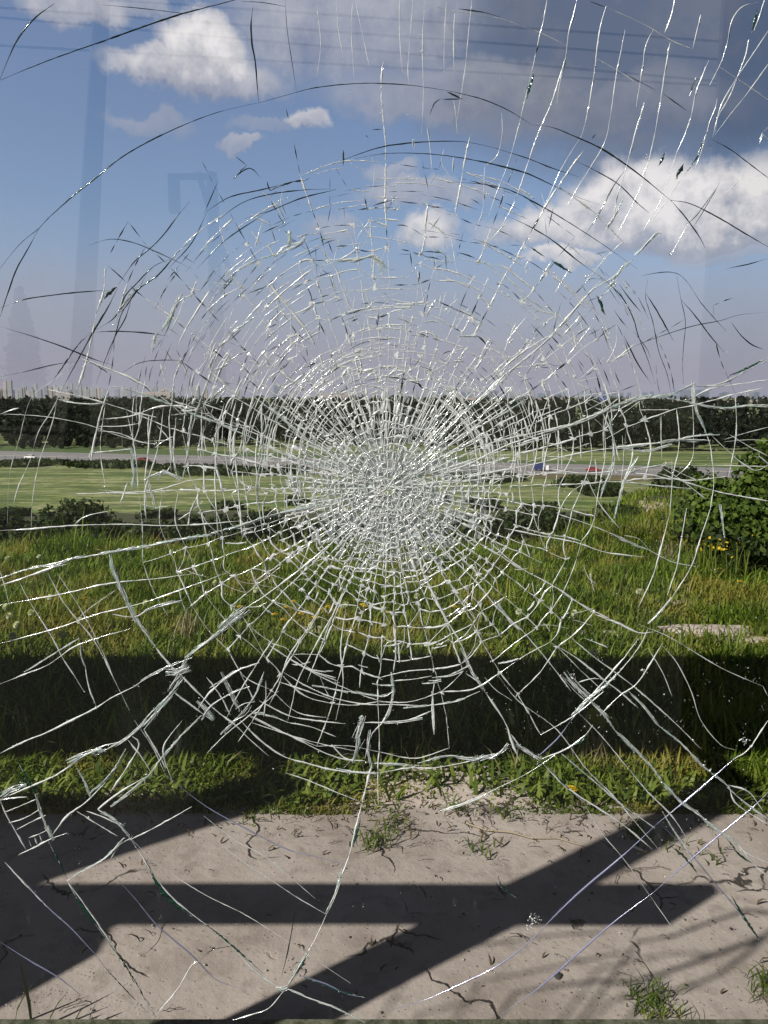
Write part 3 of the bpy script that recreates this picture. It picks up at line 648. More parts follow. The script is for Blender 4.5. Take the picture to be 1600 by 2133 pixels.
# kerb along the bottom of the view
m, k = mat('mossy_kerb'); g = geo(k); n = k.noise(g.outputs['Position'], 30, 6, .7); cc = k.mix(k.smooth(n, .4, .62), (.05, .06, .025), (.16, .16, .11)); out(k, princ(k, cc, .95, 0, n, .8, .01)); M['moss'] = m
e = empty('kerb', (0, 1.68, 0), 'low mossy concrete kerb along the very bottom of the view', 'kerb')
b = MB(); b.prism([(.0, -.02), (.0, .085), (-.022, .085), (-.022, -.02)], (-6, 6)); b.build('kerb_lip', M['moss'], e)
b = MB(); b.prism([(-.025, -.02), (-.025, .045), (-.30, .045), (-.30, -.02)], (-6, 6)); b.build('kerb_stone', M['stone'], e)  # dark stone colour stands in for the shaded gap beside the lip

# ------------------------------------------------------------------ shelter: posts, beam, roof (outside the view; they throw the shadows)
YS = .95
def onplane(px, py, Y=YS):            # where the sun ray that ends at this ground point passes the plane y = Y
    g_ = flat(px, py); t = (g_[1] - Y) / SD[1]; return g_[0] - t * SD[0], t / COT
sh = empty('bus_shelter', (0, YS, 0), 'shelter frame of posts, beam and canopy around the broken pane', 'bus shelter')
def shp(name, c, d, mt='steel', bev=.004): 
    b = MB(); b.box((c[0], c[1] - YS, c[2]), d); return b.build(name, M[mt], sh, bevel=bev)
x1, z1 = onplane(1066, 1885)
shp('post', (x1, YS, 1.5), (.165, .10, 3.0))
YB = YS + .09; xb, zb = onplane(1470, 1868, YB); _, zt_ = onplane(1200, 1851, YB); _, zl_ = onplane(1200, 1919, YB)
shp('beam', ((xb - 6.0) / 2, YS + .09, (zt_ + zl_) / 2), (6.0 + xb, .05, (zt_ - zl_)))
x2, z2 = onplane(330, 1722)
shp('post', (x2, YS, 1.5), (.27, .12, 3.0))
shp('post', (-5.6, YS, 1.5), (.16, .12, 3.0)); shp('post', (1.6, .8, 1.25), (.10, .10, 2.5))
# roof
def inv(px, py, z, top=0.0):
    g_ = flat(px, py, top); t = (z - top) * COT; return g_[0] - SD[0] * t, g_[1] - SD[1] * t
_, yn = inv(800, 1572, 3.05, .05); _, yf = inv(800, 1362, 3.05, .08)
print('roof y', yn, yf, 'post', x1, x2, 'beam z', zl_, zt_, 'xb', xb)
shp('canopy', (-3.6, (yn + yf) / 2, 3.05), (11.0, yf - yn, .07), 'roofing')
for xx in (x1, x2, -5.6): shp('bracket', (xx, (YS + yn) / 2 + .1, 2.98), (.08, yn - YS + .2, .07))
# unseen board, cut to the outline of the lower-left shadow it casts
YN = YS - .12; xr, ztp = onplane(238, 1922, YN); 
nb = empty('shadow_board', (xr - .6, YS - .12, 0), 'unseen dark board added and shaped to cast the lower-left shadow', 'shadow board')
_, zlo = onplane(30, 2098, YN)
bp = [onplane(a_, b_, YN) for a_, b_ in ((-700, 1912), (160, 1912), (242, 1930), (216, 1976), (0, 2096), (-300, 2260), (-700, 2290))]
n = len(bp); V = [(x_ - (xr - .6), -.02, z_) for x_, z_ in bp] + [(x_ - (xr - .6), .02, z_) for x_, z_ in bp]
b = MB(); b.add(V, [tuple(range(n)), tuple(range(2 * n - 1, n - 1, -1))] + [(i, n + i, n + (i + 1) % n, (i + 1) % n) for i in range(n)]); b.build('board', M['darkwood'], nb)
xr2, zz2 = onplane(105, 1850, YN); _, zz3 = onplane(100, 1690, YN)
b = MB(); b.box((xr2 - xr - .0 - 0.2, 0.02, (zz2 + zz3) / 2 + .02), (1.2, .05, (zz3 - zz2) + .12)); b.build('shadow_panel', M['darkwood'], nb, bevel=.004)  # second added panel, sized to fill the shadow at the far left
for s_ in (-.5, .5): b = MB(); b.box((s_, 0.05, ztp * .5), (.05, .05, ztp)); b.build('leg', M['steel'], nb)

# unseen tree added left of the shelter, twigs laid out to throw wispy shadows
yt = empty('shadow_tree', (-3.3, -1.7, 0), 'unseen tree added left of the viewer, its twigs shaped to shade the dirt', 'tree')
def rel(p): return (p[0] + 3.3, p[1] + 1.7, p[2])
b = MB(); b.tube([(0, 0, 0), (.05, .04, 1.0), (.12, .1, 2.0), (.1, .2, 2.9)], [.05, .04, .028, .012], 8); b.build('trunk', M['bark'], yt, smooth=True)
TW = ["1600,1950 1530,1975 1450,2005 1380,2030 1310,2050 1250,2045 1170,2055 1080,2070", "1610,1905 1560,1897 1470,1925 1400,1952 1330,1962", "1620,1930 1560,1985 1500,2030 1430,2060 1350,2075", "1300,1985 1200,2005 1100,2030 1010,2045", "1260,1942 1150,1950 1070,1962 980,1975 890,1990",
      "1390,2040 1310,2078 1270,2092 1245,2120", "1000,2088 940,2100 880,2115", "1500,1990 1420,1985 1330,1998 1250,2020"]
for i, t_ in enumerate(TW):
    P_ = []; 
    for j, q_ in enumerate(t_.split()[::-1]):
        a_, b_ = map(float, q_.split(',')); zz = 2.05 + .05 * i + .03 * j; gg = flat(a_, b_); tt_ = zz * COT; P_.append(rel((gg[0] - SD[0] * tt_, gg[1] - SD[1] * tt_, zz)))
    b = MB(); b.tube([(.12, .1, 1.9), tuple(.5 * np.array(P_[0]) + .5 * np.array((.12, .1, 1.9)) + [0, 0, .15])] + P_, [.005, .0045] + [.0085 * (.6 + .07 * j) * (1.0 if i < 3 else .7) for j in range(len(P_))], 6); b.build('branch', M['bark'], yt)
# ------------------------------------------------------------------ things behind the camera, seen mirrored in the pane
GY = .80                                      # plane of the glass
def mirror(px, py, dist):                     # point at depth `dist` in the mirror, brought back to the real side
    d = ray(px, py); p = np.array([0, 0, EYE]) + d * dist / d[1]; return np.array([p[0], 2 * GY - p[1], p[2]])
t0 = mirror(212, 0, 14); t1 = mirror(168, 780, 14)
sl = (t0 - t1) / (t0[2] - t1[2]); base = t1 - sl * (t1[2] - 0); topp = t1 + sl * (9.6 - t1[2])
e = empty('utility_pole', (0, 0, 0), 'leaning utility pole faintly mirrored in the upper left of the glass', 'utility pole'); e.location = tuple(base)
b = MB(); b.tube([(0, 0, 0), tuple((topp - base) * .5), tuple(topp - base)], [.22, .17, .125], 12); b.build('pole', M['pole'], e, smooth=True)
b = MB(); b.box((0, 0, 0), (1.8, .1, .12)); o = b.build('crossarm', M['pole'], e, loc=tuple((topp - base) * .97))
for s_ in (-.8, 0, .8): b = MB(); b.tube([(s_, 0, .06), (s_, 0, .22)], [.03, .05], 8); b.build('insulator', M['white'], e, loc=tuple((topp - base) * .97))
for i, (ya, yb, lb) in enumerate(((34, 80, 'highest wire mirrored in the upper right of the glass'), (68, 118, 'second wire mirrored in the upper right of the glass'), (98, 165, 'third wire mirrored in the upper right of the glass'), (138, 172, 'lowest wire mirrored in the upper right of the glass'))):
    pa, pb = mirror(560, ya - 12, 16), mirror(1560, yb + 10, 16); pts = [pa + (pb - pa) * t + np.array([0, 0, -.25 * math.sin(math.pi * t)]) for t in np.linspace(-1.2, 1.2, 40)]
    pts = [pa + (pb - pa) * t for t in np.linspace(-2, 2, 12)]
    b = MB(); b.tube([tuple(p_) for p_ in pts], .022, 6); o = b.build('overhead_wire', M['rubber']); tag(o, lb, 'wire', 'overhead wires behind the viewer')
# lamp column with a box, mirrored at the left centre
p0 = mirror(455, 800, 18); tp = mirror(440, 360, 18)
e = empty('sign_gantry', (p0[0], p0[1], 0), 'pole with a box and slanted arm faintly mirrored at the left of the glass', 'sign pole')
b = MB(); b.tube([(0, 0, 0), (0, 0, tp[2])], [.2, .12], 10); b.build('pole', M['pole'], e)
b = MB(); b.box((-.45, 0, tp[2] - .08), (1.0, .1, .12)); b.box((-.85, 0, tp[2] - .45), (.22, .2, .8)); b.build('box', M['pole'], e)
b = MB(); b.tube([(-.3, 0, tp[2]), (.3, 0, tp[2] - 2.0)], .07, 8); b.build('arm', M['pole'], e)
def spruce(px, pyt, dist, label):
    tp = mirror(px, pyt, dist); h = tp[2]; e = empty('spruce_tree', (tp[0], tp[1], 0), label, 'tree', 'spruces behind the viewer')
    cs, rs, ct = [], [], []
    for i in range(22):
        f = i / 21; zz = .1 * h + .88 * h * f; rad = (1 - f) ** .85 * h * .21 + .1
        for a in np.arange(6) * 1.047 + i: cs.append((math.cos(a) * rad * .55, math.sin(a) * rad * .55, zz - rad * .12)); rs.append((rad * .5, rad * .5, h * .025)); ct.append(26)
    V, F = leaf_cloud(np.array(cs), np.array(rs), ct, .02 * h, seed=abs(int(px)), shell=.1); npmesh('crown', V, F, M['spruce'], e)
    b = MB(); b.tube([(0, 0, 0), (0, 0, h * .9)], [h * .02, h * .004], 8); b.build('trunk', M['bark'], e)
spruce(40, 600, 34, 'taller spruce faintly mirrored at the far left of the glass'); spruce(-45, 660, 36, 'shorter spruce left of the taller one, mirrored at the glass edge')
# timber wall behind the camera on the right: mirrored as the darker right-hand strip
pw = mirror(1478, 500, 3.1)
e = empty('timber_screen', (pw[0] + .45, pw[1], 0), 'dark timber screen mirrored as the darker strip at the right of the glass', 'screen')
b = MB()
for i in range(6): b.box((-.38 + i * .153, 0, 1.6), (.148, .03, 3.2))
b.build('boards', M['darkwood'], e); b = MB(); b.box((0, -.05, .6), (.9, .05, .08)); b.box((0, -.05, 2.6), (.9, .05, .08)); b.build('batten', M['steel'], e)

# ------------------------------------------------------------------ the air
b = MB(); b.box((0, 2500, 45), (25000, 13600, 136)); m, k = mat('haze'); pv = k.n.new('ShaderNodeVolumePrincipled'); pv.inputs['Color'].default_value = (.93, .95, 1, 1); pv.inputs['Density'].default_value = 2.2e-5; pv.inputs['Anisotropy'].default_value = 0.0
o_ = k.n.new('ShaderNodeOutputMaterial'); k.l.new(pv.outputs[0], o_.inputs['Volume']); tag(b.build('haze', m), 'thin pale haze over the plain and the distant city', 'haze', kind='stuff')

# ------------------------------------------------------------------ the broken pane
pane = empty('shattered_window', (0, GY, 0), 'large shattered window pane with a white spider web of cracks', 'window')
m, k = mat('window_glass'); tr = k.n.new('ShaderNodeBsdfTransparent'); tr.inputs[0].default_value = (.955, .975, .97, 1)
gl = k.n.new('ShaderNodeBsdfGlossy'); gl.inputs['Roughness'].default_value = 0.0; gl.inputs[0].default_value = (1, 1, 1, 1)
fr = k.n.new('ShaderNodeFresnel'); g_ = geo(k); k.l.new(k.m('SUBTRACT', 1.5, k.m('MULTIPLY', g_.outputs['Backfacing'], 1.5 - 1 / 1.5)), fr.inputs[0])
x = k.n.new('ShaderNodeMixShader'); k.l.new(k.m('MULTIPLY', fr.outputs[0], 1.9, clamp=True), x.inputs[0]); k.l.new(tr.outputs[0], x.inputs[1]); k.l.new(gl.outputs[0], x.inputs[2])
mp = k.n.new('ShaderNodeMapping'); mp.inputs['Scale'].default_value = (1, 1, .35); k.l.new(g_.outputs['Position'], mp.inputs[0])
du_ = k.m('MULTIPLY', k.smooth(k.noise(mp.outputs[0], 3.2, 6, .7), .5, .75), .022); du_ = k.m('ADD', du_, k.m('MULTIPLY', k.smooth(k.noise(mp.outputs[0], 60, 3, .6), .62, .75), .03))
dd = k.n.new('ShaderNodeBsdfDiffuse'); dd.inputs[0].default_value = (.6, .58, .54, 1); x2 = k.n.new('ShaderNodeMixShader'); k.l.new(du_, x2.inputs[0]); k.l.new(x.outputs[0], x2.inputs[1]); k.l.new(dd.outputs[0], x2.inputs[2]); out(k, x2.outputs[0]); M['glass'] = m
npmesh('glass_sheet', [(-4.4, 0, .45), (1.55, 0, .45), (1.55, 0, 3.0), (-4.4, 0, 3.0)], [[0, 1, 2, 3]], M['glass'], pane)
b = MB(); b.box((-1.42, 0, .42), (5.95, .05, .06)); b.build('bottom_rail', M['steel'], pane)
def crackmat(name, cdiff, rough, tsp, gfac, gcol=(.9, .95, .93), spark=0.0):
    m, k = mat(name)
    g_ = geo(k); nz = k.noise(g_.outputs['Position'], 900, 2, .6)
    df = k.n.new('ShaderNodeBsdfDiffuse'); k.l.new(k.mix(k.smooth(nz, .35, .65), tuple(c * .8 for c in cdiff), cdiff), df.inputs[0])
    tl = k.n.new('ShaderNodeBsdfTranslucent'); tl.inputs[0].default_value = (*cdiff, 1)
    a = k.n.new('ShaderNodeMixShader'); a.inputs[0].default_value = .3; k.l.new(df.outputs[0], a.inputs[1]); k.l.new(tl.outputs[0], a.inputs[2])
    gg = k.n.new('ShaderNodeBsdfGlossy'); gg.inputs[0].default_value = (*gcol, 1); gg.inputs['Roughness'].default_value = rough
    c_ = k.n.new('ShaderNodeMixShader'); c_.inputs[0].default_value = gfac; k.l.new(a.outputs[0], c_.inputs[1]); k.l.new(gg.outputs[0], c_.inputs[2])
    tt = k.n.new('ShaderNodeBsdfTransparent'); tt.inputs[0].default_value = (.95, .98, .96, 1)
    d_ = k.n.new('ShaderNodeMixShader'); d_.inputs[0].default_value = tsp; k.l.new(c_.outputs[0], d_.inputs[1]); k.l.new(tt.outputs[0], d_.inputs[2])
    out(k, d_.outputs[0]); return m
M['cwhite'] = crackmat('crushed_glass', (.95, .99, .97), .16, .04, .2)
M['cfrost'] = crackmat('frosted_break', (.60, .74, .71), .25, .6, .2)
M['cmilk'] = crackmat('milky_glass', (.93, .96, .97), .3, .40, .08)
M['cdark'] = crackmat('clean_break', (.015, .03, .025), .12, .06, .16, (.35, .45, .42))
M['cgreen'] = crackmat('green_glass_edge', (.012, .075, .045), .12, .1, .12, (.5, .7, .6))
M['cline'] = crackmat('scored_line', (.36, .38, .58), .15, .30, .22, (.85, .88, 1.0))  # lavender diffuse colour stands for the sky reflected along these lines

def P2(px, py):                                # picture direction -> point on the pane (x, z)
    dx = (np.asarray(px, float) - 800) / 1600; dz = -(np.asarray(py, float) - 1066.5) / 1600
    yy = math.cos(PITCH) + dz * math.sin(PITCH); t = GY / yy
    return dx * t, EYE + (-math.sin(PITCH) + dz * math.cos(PITCH)) * t
PX = GY / 1600.0
def spline(pts, step=7.0):
    p = np.array(pts, float); n = len(p)
    if n == 2: L = np.linalg.norm(p[1] - p[0]); m_ = max(2, int(L / step) + 1); return p[0] + (p[1] - p[0]) * np.linspace(0, 1, m_)[:, None]
    q = np.vstack([2 * p[0] - p[1], p, 2 * p[-1] - p[-2]]); outp = []
    for i in range(1, n):
        a, b_, c, d = q[i - 1], q[i], q[i + 1], q[i + 2]; L = np.linalg.norm(c - b_); m_ = max(1, int(L / step)); t = (np.arange(m_) / m_)[:, None]
        outp.append(.5 * ((2 * b_) + (c - a) * t + (2 * a - 5 * b_ + 4 * c - d) * t ** 2 + (3 * b_ - a - 3 * c + d) * t ** 3))
    outp.append(p[-1:]); return np.vstack(outp)
CR = np.random.default_rng(99)
class Acc:
    def __init__(s): s.V = []; s.F = []; s.n = 0
    def add(s, V, F): s.V.append(V); s.F.append(F + s.n); s.n += len(V)
    def build(s, name, matn, parent=pane):
        if not s.V: return None
        return npmesh(name, np.concatenate(s.V), np.concatenate(s.F), M[matn], parent)
def ribbon(acc, c, w, depth=2.0, rough=.3, zoff=0.0):
    """c (n,2) picture-space centre line, w (n,) width: a faceted sliver of real thickness inside the pane"""
    n = len(c)
    if n < 2: return
    t = np.gradient(c, axis=0); t /= (np.linalg.norm(t, axis=1)[:, None] + 1e-9); nr = np.stack([-t[:, 1], t[:, 0]], 1)
    w = np.asarray(w) * np.ones(n); j1 = 1 + rough * CR.normal(size=n); j2 = 1 + rough * CR.normal(size=n); k1 = CR.normal(size=n) * rough; k2 = CR.normal(size=n) * rough
    L = c + nr * (w * .5 * np.clip(j1, .1, 2))[:, None]; Rr = c - nr * (w * .5 * np.clip(j2, .1, 2))[:, None]
    Fc = c + nr * (w * .5 * k1)[:, None]; Bc = c + nr * (w * .5 * k2)[:, None]
    V = np.zeros((n, 4, 3))
    dp = np.minimum(depth, .14 * w + .25) * .001
    for i, (q, y) in enumerate(((L, CR.normal(size=n) * .0002), (Fc, -dp * np.ones(n)), (Rr, CR.normal(size=n) * .0002), (Bc, dp * np.ones(n)))):
        X, Z = P2(q[:, 0], q[:, 1]); V[:, i, 0] = X; V[:, i, 1] = y + zoff * .001; V[:, i, 2] = Z
    a = np.arange(n - 1)[:, None] * 4; F = np.concatenate([np.concatenate([a + i, a + (i + 1) % 4, a + 4 + (i + 1) % 4, a + 4 + i], 1) for i in range(4)])
    acc.add(V.reshape(-1, 3), F)
def wander(n, amp, sm=3):
    x = CR.normal(size=n + 2 * sm); kx = np.ones(2 * sm + 1) / (2 * sm + 1); return np.convolve(x, kx, 'valid')[:n] * amp * math.sqrt(2 * sm + 1)
def taper(n, a=.35): t = np.linspace(0, 1, n); return np.clip(np.minimum(t, 1 - t) / a, .12, 1)
def nrm(c): t = np.gradient(c, axis=0); t /= (np.linalg.norm(t, axis=1)[:, None] + 1e-9); return np.stack([-t[:, 1], t[:, 0]], 1)
def crumbs(acc, c, n, spread, smin=.8, smax=2.6):
    """splinters of crushed glass round the points c"""
    if n <= 0: return
    i = CR.integers(0, len(c), n); p = c[i] + CR.normal(size=(n, 2)) * spread; s = CR.uniform(smin, smax, n) * (1 + (CR.random(n) < .06) * 1.2)
    a = CR.uniform(0, 6.28, n); asp = CR.uniform(.25, .8, n); V = np.zeros((n, 4, 3))
    for k_, (aa, rad) in enumerate(((0, 1.6), (2.3, 1), (4.0, 1))):
        q = p + np.stack([np.cos(a + aa), np.sin(a + aa)], 1) * (s * rad * (1 if k_ == 0 else asp))[:, None]; X, Z = P2(q[:, 0], q[:, 1]); V[:, k_] = np.stack([X, CR.normal(size=n) * .0006, Z], 1)
    X, Z = P2(p[:, 0], p[:, 1]); V[:, 3] = np.stack([X, -.0003 - s * .0004 * CR.random(n), Z], 1)
    b0 = np.arange(n)[:, None] * 4; F = np.concatenate([b0 + np.array(f)[None] for f in ((0, 1, 3), (1, 2, 3), (2, 0, 3), (0, 2, 1))]); acc.add(V.reshape(-1, 3), F)
fineW, fineD, fineF, crumbW, fineG, webT = Acc(), Acc(), Acc(), Acc(), Acc(), Acc()
def line_white(accW, accT, pts, w, rag=1.0, cr=.25, step=6.0):
    c = spline(pts, step); n = len(c); c = c + nrm(c) * (CR.normal(size=n) * (.13 * rag))[:, None]
    kn = max(2, n // 3 + 1); ww = w * np.interp(np.arange(n), np.linspace(0, n - 1, kn), .35 + 1.1 * CR.random(kn) ** 1.5) * taper(n, .12); ribbon(accW, c, np.clip(ww, .45, None), 3, .2)
    if cr > 0: crumbs(accT, c, int(n * cr), .7 + .3 * w, .6, 1.0 + .25 * w)
def line_dark(acc, pts, w, step=9.0, br=0.0):
    c = spline(pts, step); n = len(c)
    if n < 3: return
    ww = w * (.6 + .4 * np.abs(wander(n, .7, 4))) * taper(n, .3)
    if br > 0:                              # break into dashes
        i = 0
        while i < n - 2:
            L = int(CR.integers(3, 10)); 
            if CR.random() > br: ribbon(acc, c[i:i + L], (ww[i:i + L] * taper(len(c[i:i + L]), .4)), 3, .1)
            i += L
    else: ribbon(acc, c, ww, 3, .08)
def bundle(accW, accF, accT, pts, w, strands=None, step=6.0):
    """thick crushed crack: several wandering strands over a frosted fill"""
    c = spline(pts, step); n = len(c); nn_ = nrm(c); kn = max(3, n // 4)
    env = w * np.interp(np.arange(n), np.linspace(0, n - 1, kn), CR.uniform(.35, 1.3, kn)) * np.clip(taper(n, .12), .4, 1)
    ribbon(accF, c + nn_ * (CR.normal(size=n) * .4)[:, None], env * .55, 3, .4)
    ribbon(accW, c, (.8 + 1.3 * CR.random(n) ** 2), 3, .3)
    for s_ in range((strands or 1) + int(w / 1.5) + n // 7):    # splinters: short straight strands crossing the break at small angles
        L = int(CR.integers(3, max(4, min(16, n)) + 1)); i0 = int(CR.integers(0, max(1, n - L + 1))); ii = np.arange(i0, min(n, i0 + L)); m__ = len(ii)
        if m__ < 2: continue
        off = np.linspace(CR.uniform(-.6, .6), CR.uniform(-.6, .6), m__)
        cc_ = c[ii] + nn_[ii] * (off * w * .8)[:, None]; ribbon(accW, cc_, (.6 + 1.5 * CR.random(m__) ** 2) * taper(m__, .2), 3, .3, CR.uniform(-1, 1))
    crumbs(accT, c, int(n * .25 * w / 5), w * .38, .7, 2.0)
def sliver(acc, pts, w):
    c = spline(pts, 4); n = len(c); ribbon(acc, c + nrm(c) * (CR.normal(size=n) * .06 * w)[:, None], .62 * w * np.sin(np.linspace(.05, math.pi - .05, n)) ** 1.1, 4, .3)

